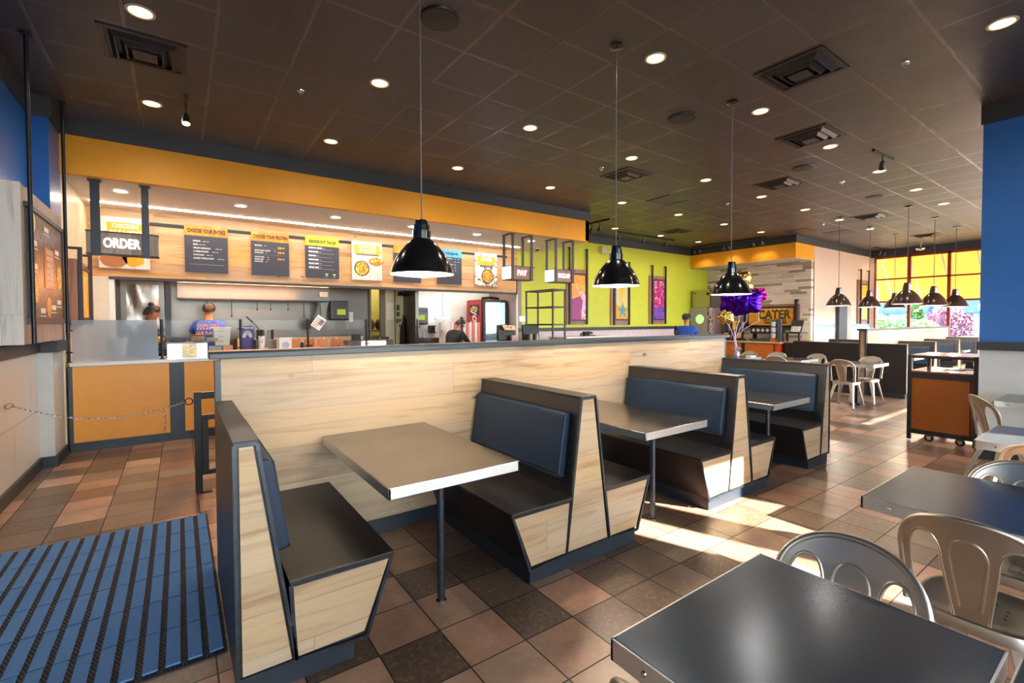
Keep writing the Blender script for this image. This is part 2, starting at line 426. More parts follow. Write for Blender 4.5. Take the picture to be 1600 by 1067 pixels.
M['poster'] = wood('whitewash_print', '#e8ddd6', '#c9b7ae', .16, 3, 'zx', .7, .05, .06, .5, '#b49c92')
M['amberP'] = plain('print_amber', '#eca81c', .5); M['food'] = speckle('salsa_print', ['#f0b821', '#e8881a', '#b8281c', '#f2cc3a', '#7c9a2c', '#d85a1c', '#f4dc7a'], 62)
M['taco'] = plain('tortilla_print', '#d99a5c', .5); M['tacoD'] = plain('bun_print', '#b9764a', .5); M['bowl'] = plain('bowl_print', '#2c2220', .5)
M['slatep'] = plain('print_slate', '#5b6072', .5)
M['darkfood'] = splash('dark_food_print', ['#2b211d', '#3f2c24', '#6d4a34', '#2a2a22', '#8a5a3c', '#4a4a2a', '#35261f'], 4.5, 3, False, 4)

# ------------------------------------------------------------------ camera
def make_camera():
    f, yaw, pitch, roll, cy = 732.12, 0.953167, -0.024446, 0.0038826, 519.98
    fwd = Vector((math.cos(yaw) * math.cos(pitch), math.sin(yaw) * math.cos(pitch), math.sin(pitch)))
    right = Vector((math.sin(yaw), -math.cos(yaw), 0)); down = -right.cross(fwd)
    c, s = math.cos(roll), math.sin(roll)
    r2 = c * right + s * down; d2 = -s * right + c * down
    cam = bpy.data.cameras.new('camera'); o = bpy.data.objects.new('camera', cam); COL.objects.link(o)
    cam.sensor_width = 36; cam.sensor_fit = 'HORIZONTAL'; cam.lens = f / 1600 * 36
    cam.shift_y = (cy - 533.5) / 1600; cam.clip_start = .02; cam.clip_end = 300
    m = Matrix((( r2.x, -d2.x, -fwd.x, 0), (r2.y, -d2.y, -fwd.y, 0), (r2.z, -d2.z, -fwd.z, 0), (0, 0, 0, 1)))
    o.matrix_world = Matrix.Translation((0, 0, 1.53)) @ m
    SC.camera = o
make_camera()
CH = 3.91

# ------------------------------------------------------------------ the setting
struct(MB().box(-1.5, 19.9, -2.5, 13, -.12, 0).build('floor', M['floor']))
struct(MB().box(-1.5, 19.9, -2.5, 9.5, CH, CH + .1).build('ceiling', M['ceil']))
LB = [M['blue'], M['wains'], M['char'], M['white'], M['wainsR']]
b = MB()
b.box(-1.45, -1.25, -2.4, 6.9, 1.3, CH, 0).box(-1.45, -1.22, -2.4, 6.9, 0, 1.22, 1)
struct(b.build('wall_west', LB))
b = MB().box(-1.45, -1.09, 6.9, 7.46, 1.3, CH, 0).box(-1.45, -1.10, 6.88, 7.42, 0, 1.22, 4)
struct(b.build('wall_pier', LB))
struct(MB().box(-1.45, -1.19, -2.4, 6.87, 1.22, 1.335).box(-1.45, -1.06, 6.85, 7.44, 1.22, 1.335).build('trim_1', M['char'], bevel=.004))
struct(MB().box(-1.45, -1.22, -2.4, 6.88, 3.7, CH - .002).box(-1.45, -1.06, 6.88, 7.40, 3.7, CH - .002).build('trim_2', M['char']))
struct(MB().box(-1.45, -1.195, -2.4, 6.86, 0, .115).box(-1.45, -1.075, 6.855, 7.44, 0, .115).build('baseboard_west', M['slate']))
struct(MB().box(-1.45, -1.09, 7.46, 10.7, 0, 3.4).build('wall_order_side', M['beige']))
# bulkhead over the order counter
b = MB().box(-1.09, 7.36, 7.44, 7.54, 3.27, 3.72, 0).box(-1.09, 7.355, 7.46, 9.37, 3.272, 3.33, 1).box(7.26, 7.36, 7.44, 9.37, 3.28, CH - .003, 0)
struct(b.build('wall_bulkhead', [M['orange'], M['white']]))
struct(MB().box(-1.09, 7.375, 7.425, 7.55, 3.715, CH - .002).build('trim_3', M['char']))
# menu wall and kitchen
struct(MB().box(-1.09, 6.82, 9.37, 9.47, 2.235, 3.28).build('wall_menu', M['woodmenu']))
struct(MB().box(-1.09, -.86, 9.37, 9.5, 0, 2.235, 0).box(-.86, -.80, 9.36, 9.5, 0, 2.2, 1).build('wall_menu_side', [grid_tile('cream_tile', '#ded2bf', '#e4d8c6', .1, .05), M['whiteg']]))
struct(MB().box(-.86, 6.82, 9.355, 9.48, 2.195, 2.24).build('trim_4', M['char']))
struct(MB().box(-1.09, 3.53, 10.6, 10.7, 0, 2.9).box(3.53, 3.86, 10.6, 10.7, 2.5, 2.9).box(3.86, 4.38, 10.6, 10.7, 0, 2.9, 1).build('wall_kitchen', [M['steelK'], plain('kitchen_cream_wall', '#cfc79a', .5)]))
struct(MB().box(4.38, 6.95, 10.58, 10.7, 0, 2.9).build('wall_kitchen_tile', M['ktile']))
struct(MB().box(4.36, 4.44, 9.9, 10.6, 0, 2.9).build('wall_kitchen_divider', M['steelK']))
struct(MB().box(6.79, 6.95, 9.37, 10.6, 0, 2.9, 0).box(6.785, 6.83, 9.355, 9.375, 0, 2.24, 1).build('wall_kitchen_return', [plain('taupe_panel', '#8a7264', .4), M['white']]))
struct(MB().box(-1.2, 7.0, 9.47, 10.72, 2.78, 2.88).build('ceiling_kitchen', M['white']))
struct(MB().box(3.0, 5.0, 11.9, 12.0, 0, 2.9).box(2.9, 3.0, 10.7, 12, 0, 2.9).box(5, 5.1, 10.7, 12, 0, 2.9).box(2.9, 5.1, 10.7, 12, 2.8, 2.9).build('wall_back_room', plain('back_room_yellow', '#cfc274', .6)))
# green wall and service alcove
b = MB().box(6.825, 15.2, 9.372, 9.5, 1.27, CH, 0).box(6.825, 15.2, 9.372, 9.5, 0, 1.27, 1)
struct(b.build('wall_green', [M['green'], plain('pale_lilac_wainscot', '#d8c8c8', .4)]))
struct(MB().box(6.83, 14.9, 9.35, 9.37, 1.27, 1.36).build('trim_5', M['brown']))
struct(MB().box(7.36, 14.0, 9.345, 9.37, 3.70, CH - .002).build('trim_6', M['char']))
struct(MB().box(15.0, 15.2, 6.09, 9.37, 0, 3.3).build('wall_stone', M['stone']))
struct(MB().box(14.0, 15.16, 6.085, 9.37, 3.28, CH - .003, 0).box(14.02, 15.14, 6.1, 9.36, 3.272, 3.285, 1).build('wall_soffit', [M['orange'], M['white']]))
struct(MB().box(13.975, 14.2, 6.06, 9.345, 3.70, CH - .002).box(14.2, 19.6, 6.06, 6.09, 3.70, CH - .002).build('trim_7', M['char']))
b = MB().box(15.15, 19.75, 6.09, 6.25, 1.3, CH, 0).box(15.15, 19.75, 6.09, 6.25, 0, 1.3, 1)
struct(b.build('wall_cream', [M['pink'], plain('pale_wainscot', '#dcd6dc', .4)]))
struct(MB().box(15.13, 19.6, 6.07, 6.09, 1.3, 1.42).build('trim_8', plain('grey_blue_trim', '#8fa3ae', .35)))
# far window wall (x = 19.6)
ys = [5.98, 5.04, 4.06, 3.08, 2.1, 1.12, .14, -.84, -1.9]
b = MB().box(19.6, 19.75, -2.3, 6.09, 0, .95, 0).box(19.6, 19.75, -2.3, 6.09, 3.67, CH, 1)
b.box(19.6, 19.75, 5.98, 6.09, .95, 3.67, 0).box(19.6, 19.75, -2.3, -1.9, .95, 3.67, 0)
struct(b.build('wall_east', [M['pink'], M['char']]))
struct(MB().box(19.57, 19.6, -2.3, 6.07, 3.70, CH - .002).build('trim_9', M['char']))
mred = plain('rust_red_mullion', '#8e2c12', .4)
for i in range(len(ys) - 1):
    y1, y0 = ys[i], ys[i + 1]
    w = struct(MB().box(19.61, 19.70, y1 - .045, y1, .95, 3.67, 0).box(19.61, 19.70, y0, y0 + .03, .95, 3.67, 0)
               .box(19.61, 19.70, y0, y1, 3.61, 3.67, 0).box(19.61, 19.70, y0, y1, 2.885, 2.93, 0).box(19.61, 19.70, y0, y1, 2.13, 2.17, 1).box(19.61, 19.70, y0, y1, .95, 1.0, 1)
               .build('window_%d' % (i + 1), [mred, M['blackp']]))
    MB().box(19.65, 19.656, y0 + .02, y1 - .03, 1.0, 3.62).build('glass', M['pane'], w)
# front wall behind the camera: unseen openings, shaped for the sun patches and sky fill
fw = MB()
def wall_seg(x0, x1, z0, z1): fw.box(x0, x1, -2.35, -2.2, z0, z1)
wall_seg(-1.45, -1.1, 0, CH); wall_seg(-1.1, 3.4, 0, .1); wall_seg(-1.1, 3.4, 3.25, CH); wall_seg(3.4, 3.95, 0, CH); wall_seg(3.95, 4.2, .3, 3.46); wall_seg(3.95, 5.6, 0, .3); wall_seg(3.95, 5.6, 3.46, CH); wall_seg(4.62, 4.85, .3, 3.46); wall_seg(5.6, 8.3, 0, CH)
wall_seg(8.3, 19.75, 0, .8); wall_seg(8.3, 19.75, 3.1, 3.27); wall_seg(8.3, 19.75, 3.42, CH); wall_seg(8.3, 9.75, 3.2, 3.45); wall_seg(12.6, 19.75, 3.2, 3.45)  # thin slit left high up, made for the narrow sun streak
for x in (10.4, 12.6, 14.8, 17.0): wall_seg(x, x + .15, .8, 3.2)
struct(fw.build('wall_front', M['pink']))
k = 20
for x0, x1, zb, zt in ((4.2, 4.62, .3, 3.46), (4.85, 5.6, .3, 3.46), (-1.1, .4, .1, 3.25), (.4, 1.9, .1, 3.25), (1.9, 3.4, .1, 3.25)):
    w = struct(MB().box(x0, x0 + .06, -2.32, -2.24, zb, zt).box(x1 - .06, x1, -2.32, -2.24, zb, zt).box(x0, x1, -2.32, -2.24, zb, zb + .07).box(x0, x1, -2.32, -2.24, zt - .06, zt).build('window_%d' % k, M['char']))
    MB().box(x0 + .05, x1 - .05, -2.285, -2.279, zb + .05, zt - .05).build('glass', M['pane'], w); k += 1
# blue pier beside the tray station
b = MB().box(7.36, 7.95, -2.2, 1.255, 1.28, 3.705, 0).box(7.25, 7.95, -2.2, 1.235, .1, 1.2, 1).box(7.20, 7.96, -2.2, 1.25, 1.195, 1.285, 2).box(7.33, 7.96, -2.2, 1.27, 3.70, CH - .002, 2).box(7.17, 7.95, -2.2, 1.245, 0, .105, 3)
struct(b.build('wall_blue_pier', [M['bluew'], M['wainsR'], M['char'], M['slate']]))

# half height partition behind the booths
b = MB().box(.2, 5.68, 3.304, 3.42, 0, 1.312, 0).box(.17, .2, 3.302, 3.425, 0, 1.30, 1).box(5.68, 5.71, 3.302, 3.425, 0, 1.30, 1)
wp = struct(b.build('wall_partition', [M['wood'], M['slate']]))
c = MB().prism([(3.27, 1.312), (3.27, 1.345), (3.285, 1.356), (3.45, 1.356), (3.45, 1.312)], 'x', .14, 5.745).build('cap', M['slate'], wp, .004)
struct(MB().box(.2, 5.70, 3.292, 3.304, 0, .105).build('baseboard_partition', M['slate']))

# ------------------------------------------------------------------ booths
def booth(name, label, kind, depth, loc, group, wood_y=True):
    """kind 2 = back to back pair, 1 = single facing +x, -1 = single facing -x"""
    t = thing(name, label, 'booth bench', (0, 0, 0), group)
    if kind == 2: top, mid, bot, seat, sb = .061, .151, .185, .597, .47
    sides = (-1, 1) if kind == 2 else (kind,)
    # body profiles
    if kind == 2:
        pr = [(-.061, 1.05), (.061, 1.05), (.190, .10), (-.190, .10)]
        ends = [[(-.047, 1.035), (.047, 1.035), (.172, .112), (-.172, .112)]]
        k0 = (-.46, .46)
    else:
        s = kind
        pr = [(0, 1.05), (.080 * s, 1.05), (.215 * s, .10), (0, .10)]
        ends = [[(.016 * s, 1.035), (.066 * s, 1.035), (.197 * s, .112), (.016 * s, .112)]]
        k0 = (0, .46) if s > 0 else (-.46, 0)
    o = MB().prism(pr, 'y', .010, depth).build('backrest', M['lam'], t)
    cw = (-.068, .068) if kind == 2 else ((-.004, .088) if kind > 0 else (-.088, .004))
    MB().box(cw[0], cw[1], -.004, depth, 1.047, 1.058).build('top_cap', M['lam'], t, .002)
    MB().prism(ends[0], 'y', -.001, .012).build('end_panel', M['woodend'], t)
    e = MB()
    def edging(p, w=.016):
        n = len(p)
        for i in range(n):
            a = Vector((p[i][0], 0, p[i][1])); b = Vector((p[(i + 1) % n][0], 0, p[(i + 1) % n][1]))
            e.bar(a, b, .014, w)
    q = [(pr[0][0], 1.046), (pr[1][0], 1.046), pr[2], pr[3]]
    edging(q)
    for s in sides:
        off = 0 if kind == 2 else .045 * s
        jx, ox, bx, jb = .150 * s + off, .590 * s + off, .470 * s + off, .190 * s + (.025 * s if kind != 2 else 0)
        MB().prism([(jx, .425), (ox, .425), (bx, .10), (jb, .10)], 'y', .010, depth).build('seat_box', M['lam'], t)
        MB().prism([(jx + .012 * s, .415), (ox - .014 * s, .415), (bx - .012 * s, .112), (jb + .004 * s, .112)], 'y', -.001, .012).build('side_panel', M['woodend'], t)
        edging([(jx, .425), (ox, .425), (bx, .085), (jb, .10)])
        MB().prism([(jx, .425), (ox + .012 * s, .425), (ox + .012 * s, .446), (jx - .006 * s, .446)], 'y', -.008, depth).build('seat', M['lam'], t, .003)
        # upholstered pad lying against the sloping back
        z0, z1 = .545, .955
        hi_, lo_ = (pr[0][0], pr[3][0]) if kind == 2 and s < 0 else (pr[1][0], pr[2][0])
        def bx_(z): return hi_ + (lo_ - hi_) * (1.05 - z) / .95
        xa, xb = bx_(z0), bx_(z1)
        p = MB(); ya, yb = .075, depth - .03; rr = .018
        rows = [(xa + .002 * s, z0), (xa + .045 * s, z0 + .004), (xa + .060 * s, z0 + .03), (xb + .060 * s, z1 - .03), (xb + .047 * s, z1 - .004), (xb + .002 * s, z1)]
        p.prism(rows, 'y', ya, yb)
        po = p.build('cushion', M['vinyl'], t, .012, 3)
        pi = MB()
        loop = [(xa + .056 * s, ya + .004, z0 + .016), (xb + .056 * s, ya + .004, z1 - .016), (xb + .056 * s, yb - .004, z1 - .016), (xa + .056 * s, yb - .004, z0 + .016)]
        pi.tube(loop, .004, 6, closed=True)
        pi.build('piping', M['piping'], po)
    e.build('edging', M['edge'], t)
    MB().box(k0[0], k0[1], .012, depth, 0, .10).build('base', M['slate'], t, .002)
    t.location = loc
    return t
YB = 2.124; DP = 1.175
BG = 'booth benches along the wood partition'
B0 = booth('booth_bench', 'single booth bench with a tall black back, beside the blue ribbed entrance mat', 1, DP, (.167, YB, 0), BG)
B1 = booth('booth_bench', 'back-to-back booth bench between the booth tables, first pair from the entrance mat', 2, DP, (0, 0, 0), BG)
B1.location = (2.098, YB, 0)
dup(B1, (3.913, YB, 0), 0, 'back-to-back booth bench with one end panel bleached by sunlight')
B3 = booth('booth_bench', 'single booth bench at the far end of the wood partition, facing the booth tables', -1, DP, (5.70, YB, 0), BG)

def booth_table(x0, x1, y0, y1, leg, label, group, mtop='steel'):
    t = thing('booth_table', label, 'table', ((x0 + x1) / 2, (y0 + y1) / 2, 0), group)
    MB().box(x0 + .002, x1 - .002, y0 + .002, y1, .752, .763).build('tabletop', M[mtop], t, .002)
    MB().box(x0, x1, y0, y0 + .012, .708, .7605).box(x0, x0 + .012, y0, y1, .708, .7605).box(x1 - .012, x1, y0, y1, .708, .7605).build('edge_band', M['steelE'], t, .0015)
    l = MB().tube([(leg[0], leg[1], .006), (leg[0], leg[1], .752)], .021, 20).build('leg', M['edge'], t)
    MB().lathe([(.001, 0), (.03, 0), (.03, .006), (.022, .014), (.001, .014)], (leg[0], leg[1], 0), 20).build('foot', M['chrome'], l)
    return t
booth_table(.771, 1.518, 2.07, 3.303, (1.149, 2.30), 'brushed steel booth table on one post, between the mat-side bench and next', 'steel booth tables')
booth_table(2.585, 3.333, 2.07, 3.303, (2.96, 2.30), 'steel booth table with a patch of sunlight on its corner', 'steel booth tables')
booth_table(4.385, 5.131, 2.08, 3.303, (4.757, 2.31), 'steel booth table in the last booth before the dining chairs', 'steel booth tables')

# ------------------------------------------------------------------ entrance mat
t = thing('entrance_mat', 'blue ribbed entrance mat with black linked strips on the tile floor', 'mat', (-.5, 3.5, 0))
MB().box(-1.15, .158, 2.52, 4.43, .001, .009).build('backing', M['matK'], t)
b = MB(); n = 16; p = 1.306 / n
for i in range(n):
    for j in range(6):
        a = 2.535 + j * .316
        b.box(-1.15 + i * p + .014, -1.15 + i * p + p - .012, a, a + .306, .009, .019)
b.build('pile_strip', M['matB'], t, .003, 1)

# ------------------------------------------------------------------ queue rail and chain
t = thing('queue_rail', 'black steel queue rail with a wire mesh panel behind the booth', 'rail', (.12, 5.04, 0))
MB().box(.095, .15, 5.01, 5.065, .012, .91).build('post', M['black'], t, .003)
MB().box(1.2, 1.255, 5.01, 5.065, .012, .91).build('post', M['black'], t, .003)
MB().box(.095, 1.255, 5.012, 5.062, .845, .905).build('top_rail', M['black'], t, .003)
MB().box(.15, 1.2, 5.02, 5.055, .655, .70).box(.15, 1.2, 5.02, 5.055, .16, .20).box(.15, .20, 5.02, 5.055, .2, .655).box(1.15, 1.2, 5.02, 5.055, .2, .655).build('panel_frame', M['black'], t, .002)
b = MB()
for i in range(9): b.tube([(.28 + i * .1, 5.037, .2), (.28 + i * .1, 5.037, .655)], .003, 6)
for i in range(4): b.tube([(.2, 5.037, .28 + i * .1), (1.15, 5.037, .28 + i * .1)], .003, 6)
b.build('wire_mesh', M['black'], t)
MB().tube([(.060 + .028 * math.cos(a), 5.04, .83 + .028 * math.sin(a)) for a in [2 * PI * j / 20 for j in range(20)]], .005, 8, closed=True).build('ring', M['black'], t)
MB().box(.13, .22, 5.0, 5.075, 0, .012).build('floor_plate', M['black'], t)
def chain_links(b, pts, step, L=.016, w=.007, r=.0026):
    d = 0; acc = []
    for i in range(len(pts) - 1):
        a, c = Vector(pts[i]), Vector(pts[i + 1]); l = (c - a).length; s = 0
        while d + (l - s) >= step:
            s += step - d; d = 0; acc.append((a + (c - a) * (s / l), (c - a).normalized()))
        d += l - s
    for k, (q, dr) in enumerate(acc):
        sd = dr.cross(Vector((0, 0, 1)))
        if sd.length < .1: sd = Vector((1, 0, 0))
        sd.normalize(); u = sd.cross(dr).normalized()
        ax = sd if k % 2 else u
        b.tube([q + dr * (L * math.cos(a)) + ax * (w * math.sin(a)) for a in [2 * PI * j / 8 for j in range(8)]], r, 5, closed=True)
t = thing('barrier_chain', 'thin silver barrier chain hooked from the wainscot wall to the queue rail', 'chain', (-.6, 5.4, .7))
A = Vector((-1.2, 5.80, .82)); Bq = Vector((.03, 5.04, .83)); P = []
for i in range(41):
    s = i / 40; q = A.lerp(Bq, s); q.z -= .13 * 4 * s * (1 - s); P.append(q)
b = MB(); chain_links(b, P, .0225); b.build('chain', M['chrome'], t)
b = MB(); q = P[-6]; chain_links(b, [q, q + Vector((.01, 0, -.08)), q + Vector((.0, 0, -.22))], .0225); b.build('chain_tail', M['chrome'], t)
MB().tube([A + Vector((.015 * math.cos(a), -.04 + .055 * math.cos(a) * 1.0, .02 * math.sin(a))) for a in [2 * PI * j / 12 for j in range(12)]], .004, 6, closed=True).build('hook', M['chrome'], t)

# ------------------------------------------------------------------ pendants
CORD = {'lamp': plain('grey_cord', '#6f6c6a', .5), 'lampR': plain('brown_cord', '#4a403c', .5)}
def pendant(x, y, zb, s, label, group, shade='lamp'):
    t = thing('pendant_lamp', label, 'pendant lamp', (x, y, zb), group)
    sh = [(.2065, 0), (.2065, .004), (.202, .012), (.195, .037), (.172, .088), (.144, .139), (.100, .193), (.072, .218), (.058, .229)]
    MB().lathe([(r * s, z * s) for r, z in sh], (x, y, zb), 48).build('shade', M[shade], t)
    MB().lathe([(r * s * .975 , z * s - .001) for r, z in sh[1:]] + [(.001, .222 * s)], (x, y, zb), 48).build('reflector', M['lampin'], t)
    MB().lathe([(r * s, z * s) for r, z in [(.0587, .226), (.0587, .280), (.052, .284), (.051, .318), (.044, .322), (.0425, .345), (.036, .351), (.001, .352)]], (x, y, zb), 32).build('neck', M[shade], t)
    MB().tube([(x, y, zb + .35 * s), (x, y, CH - .03)], .0045 if s < 1.1 else .006, 8).build('cord', CORD[shade], t)
    MB().lathe([(.001, 0), (.055 * s, -.004), (.06 * s, -.018), (.02, -.03), (.001, -.03)], (x, y, CH), 28).build('canopy', M[shade], t)
    MB().ball((x, y, zb + .09 * s), .045 * s, 16, 10).build('bulb', M['bulb'], t)
    L = bpy.data.lights.new('pendant_light', 'POINT'); L.energy = 14 * s * s; L.color = (1, .86, .66); L.shadow_soft_size = .05 * s
    lo = bpy.data.objects.new('pendant_light', L); COL.objects.link(lo); lo.location = (x, y, zb + .03 * s)
G = 'black dome pendants over the booths'
pendant(1.29, 2.82, 1.835, 1, 'large black dome pendant hanging in front of the menu boards', G)
pendant(3.12, 2.82, 1.835, 1, 'black dome pendant hanging in front of the lime wall art', G)
pendant(4.95, 2.81, 1.815, 1.02, 'black dome pendant hanging in front of the purple balloons', G)
G = 'dark red dome pendants in the window dining area'
for i, (y, row) in enumerate(((4.49, 'cream wall'), (3.235, 'pier'))):
    for j, x in enumerate((12.5, 14.4, 16.28)):
        pendant(x, y, 1.862, 1.2 if i == 0 else 1.29, 'dark red dome pendant over far booths, %s of three in the %s-side row' % (('first', 'second', 'last')[j], row), G, 'lampR')

# ------------------------------------------------------------------ ceiling fittings
RING = plain('ivory_trim_ring', '#d8cdb8', .4)
def downlight(x, y, z, label, group, cool=False, power=26, r=.085):
    t = thing('downlight', label, 'ceiling light', (x, y, z), group)
    MB().lathe([(r * 1.12, 0), (r * 1.12, -.006), (r * .92, -.009), (r * .86, -.004), (r * .86, 0)], (x, y, z), 32).build('trim_ring', RING if not cool else M['whiteg'], t)
    MB().disc((x, y, z - .0025), r * .86, n=32).build('lens', M['dlw'] if cool else M['dl'], t, fix=False)
    L = bpy.data.lights.new('downlight_beam', 'SPOT'); L.energy = power; L.spot_size = math.radians(165); L.spot_blend = 1
    L.color = (1, .95, .88) if cool else (1, .89, .75); L.shadow_soft_size = .07
    o = bpy.data.objects.new('downlight_beam', L); COL.objects.link(o); o.location = (x, y, z - .02)
XS = [-.2, 1.67, 3.56, 5.43, 7.31, 9.17, 11.02, 12.82, 14.77]
ROWS = [(.83, [3], 'row over the dining tables'), (2.75, [2, 3, 4, 5, 6, 7], 'row over the booth aisle'), (4.61, [0, 1, 2, 3, 4, 5, 6, 7, 8], 'row behind the partition'),
        (6.45, [0, 1, 2, 3, 4, 5, 6, 7], 'row before the orange bulkhead'), (8.32, [5, 6, 7], 'row by the lime wall')]
ORD = ['first', 'second', 'third', 'fourth', 'fifth', 'sixth', 'seventh', 'eighth', 'ninth']
for y, ids, rn in ROWS:
    for n, i in enumerate(ids):
        lab = 'lit recessed downlight, %s from the entrance end in the %s' % (ORD[n], rn) if len(ids) > 1 else 'lit recessed downlight in the dark ceiling beside the blue pier'
        downlight(XS[i], y, CH - .001, lab, 'recessed ceiling downlights', power=24)
for n, x in enumerate((-.6, .78, 2.15, 3.51, 4.88, 6.25)):
    downlight(x, 8.07, 3.269, 'cool white downlight in the soffit over the counter, %s from the order sign' % ORD[n], 'soffit downlights', True, 9, .08)
def vent(x, y, label, s=.30, z=CH):
    t = thing('air_diffuser', label, 'ceiling vent', (x, y, z), 'ceiling air diffusers')
    b = MB().box(x - s, x + s, y - s, y - s + .04, z - .012, z - .001).box(x - s, x + s, y + s - .04, y + s, z - .012, z - .001).box(x - s, x - s + .04, y - s + .04, y + s - .04, z - .012, z - .001).box(x + s - .04, x + s, y - s + .04, y + s - .04, z - .012, z - .001)
    b.build('frame', VM, t)
    for k, (a, c, h0, h1) in enumerate(((.235, .20, .002, .035), (.165, .13, .006, .05))):
        v = MB()
        ring = [[(x + q * sx, y + q * sy, z - h) for sx, sy in ((-1, -1), (1, -1), (1, 1), (-1, 1))] for q, h in ((a, h0), (c, h1), (c - .012, h1), (a - .02, h0))]
        v.loft(ring, 0, False, False, True); v.build('louvre', VM, t)
    MB().box(x - .085, x + .085, y - .085, y + .085, z - .055, z - .045).build('core_plate', VM, t)
    MB().box(x - s + .04, x + s - .04, y - s + .04, y + s - .04, z - .003, z - .001).build('backing', M['blackp'], t)
VM = plain('dark_vent_metal', '#2b2a29', .35, .3)
vent(-.2, 5.25, 'dark square diffuser beside the blue wall, with a dusty damper')
vent(4.87, 2.09, 'large dark diffuser near the blue pier, above the booth aisle')
vent(6.72, 2.76, 'dark diffuser just past the second speaker, in the booth aisle row')
vent(8.57, 4.0, 'dark diffuser with one bright edge, toward the window dining area')
vent(6.0, 5.2, 'dark diffuser behind the middle booth pendant cord')
vent(10.85, 7.67, 'small-looking dark diffuser close to the lime wall track lights')
vent(13.0, 4.06, 'diffuser beside the first dark red pendant of the cream row')
vent(17.2, 4.04, 'diffuser near the last far pendants by the amber windows')
t = thing('return_grille', 'paired flat dark return-air grilles in the ceiling, beyond the middle pendant', 'ceiling vent', (8.15, 5.8, CH))
for x in (7.6, 8.2): MB().box(x, x + .56, 5.54, 6.10, CH - .012, CH - .001).build('grille', plain('grille_grey', '#30343a', .4), t)
for (x, y, l) in ((13.5, 5.75, 'flat black ceiling panel beside the stone soffit corner'), (14.66, 5.27, 'flat black ceiling panel in front of the cream wall')):
    tag(MB().box(x - .3, x + .3, y - .28, y + .28, CH - .01, CH - .001).build('ceiling_panel', M['brown']), l, 'ceiling panel')
for n, x in enumerate((1.71, 4.85, 7.98, 11.0)):
    t = thing('ceiling_speaker', 'round dark ceiling speaker, %s from the entrance end' % ORD[n], 'speaker', (x, 3.37, CH), 'round ceiling speakers')
    MB().lathe([(.155, -.001), (.15, -.012), (.135, -.014)], (x, 3.37, CH), 36).build('rim', M['black'], t)
    MB().lathe([(.135, -.013), (.08, -.018), (.001, -.019)], (x, 3.37, CH), 36).build('grille', plain('speaker_mesh', '#26272a', .5, bump=.5, bscale=300) if n == 0 else bpy.data.materials['speaker_mesh'], t)
for n, (x, y, l) in enumerate(((1.06, 5.23, 'near the menu boards'), (5.53, 1.47, 'by the blue pier'), (9.35, 3.33, 'past the third speaker'), (13.05, 5.04, 'above the stone corner'), (5.39, 5.17, 'beside the middle pendant diffuser'), (9.14, 5.28, 'near the paired grilles'))):
    t = thing('sprinkler_head', 'small chrome sprinkler head in the dark ceiling %s' % l, 'sprinkler', (x, y, CH), 'ceiling sprinklers')
    MB().lathe([(.04, -.001), (.036, -.01), (.015, -.012), (.012, -.03), (.02, -.032), (.02, -.036), (.001, -.036)], (x, y, CH), 16).build('body', M['chrome'], t)
def track(x0, y0, x1, y1, heads, label, aim=(0, 1), pw=2.5):
    t = thing('track_light', label, 'track light', ((x0 + x1) / 2, (y0 + y1) / 2, CH))
    MB().bar((x0, y0, CH - .016), (x1, y1, CH - .016), .035, .03).build('rail', M['black'], t)
    for f in heads:
        x, y = x0 + (x1 - x0) * f, y0 + (y1 - y0) * f
        a = Vector((aim[0] * .6, aim[1] * .6, -.8)).normalized(); q = Vector((x, y, CH - .16))
        h = MB().tube([(x, y, CH - .03), (x, y, CH - .15)], .008, 8); h.tube([q - a * .05, q - a * .02, q + a * .07], [.022, .035, .042], 16)
        ho = h.build('spotlight_head', M['edge'], t)
        c = q + a * .0715; s1 = a.orthogonal().normalized() * .036; s2 = a.cross(s1).normalized() * .036
        MB().add([c + s1 * math.cos(2 * PI * i / 16) + s2 * math.sin(2 * PI * i / 16) for i in range(16)], [tuple(range(16))]).build('lens', M['dl'], ho, fix=False)
        L = bpy.data.lights.new('track_beam', 'SPOT'); L.energy = pw; L.spot_size = math.radians(75); L.spot_blend = .7; L.color = (1, .87, .68); L.shadow_soft_size = .03
        o = bpy.data.objects.new('track_beam', L); COL.objects.link(o); o.location = c + a * .01
        o.rotation_euler = a.to_track_quat('-Z', 'Y').to_euler()
track(.1, 6.0, .1, 6.3, (.8,), 'short one-head track light above the orange bulkhead', (0, -.45))
track(7.93, 2.45, 8.62, 2.42, (.45,), 'short one-head track light over the booth aisle', (1, .3))
track(9.47, 8.57, 11.95, 8.55, (.05, .45, .85), 'long track with three spot heads along the lime wall')
track(13.5, 8.95, 13.6, 6.7, (.02, .10, .45, .52, .84, .95), 'long track of spot heads facing the orange stone-wall soffit', (1, 0))
track(18.5, 5.65, 19.3, 5.6, (.5, .95), 'two-head track light in the cream wall corner', (.5, .8))
track(8.2, 7.6, 8.2, 8.9, (.25, .45), 'track light with two heads just past the orange bulkhead end', (.2, 1))
for n, y in enumerate((5.1, 3.35)):
    t = thing('hanging_heater', 'small silver round fixture on the ceiling before the amber windows, %s' % ('by the track light' if n == 0 else 'beside the blue pier edge'), 'ceiling fixture', (19.2, y, CH))
    MB().lathe([(.03, 0), (.03, -.10), (.13, -.12), (.10, -.17), (.001, -.19)], (19.2, y - .45, CH), 20).build('dish', M['chrome'], t)
L = tag(MB().box(-1.0, 6.55, 8.90, 8.935, 3.258, 3.2695).build('led_strip', M['led']), 'long continuous white LED strip recessed in the counter soffit', 'strip light')
t = thing('security_camera', 'small black dome security camera under the counter soffit', 'camera', (7.0, 8.8, 3.27))
MB().lathe([(.06, 0), (.06, -.02), (.001, -.021)], (7.0, 8.8, 3.27), 20).build('mount', M['whiteg'], t)
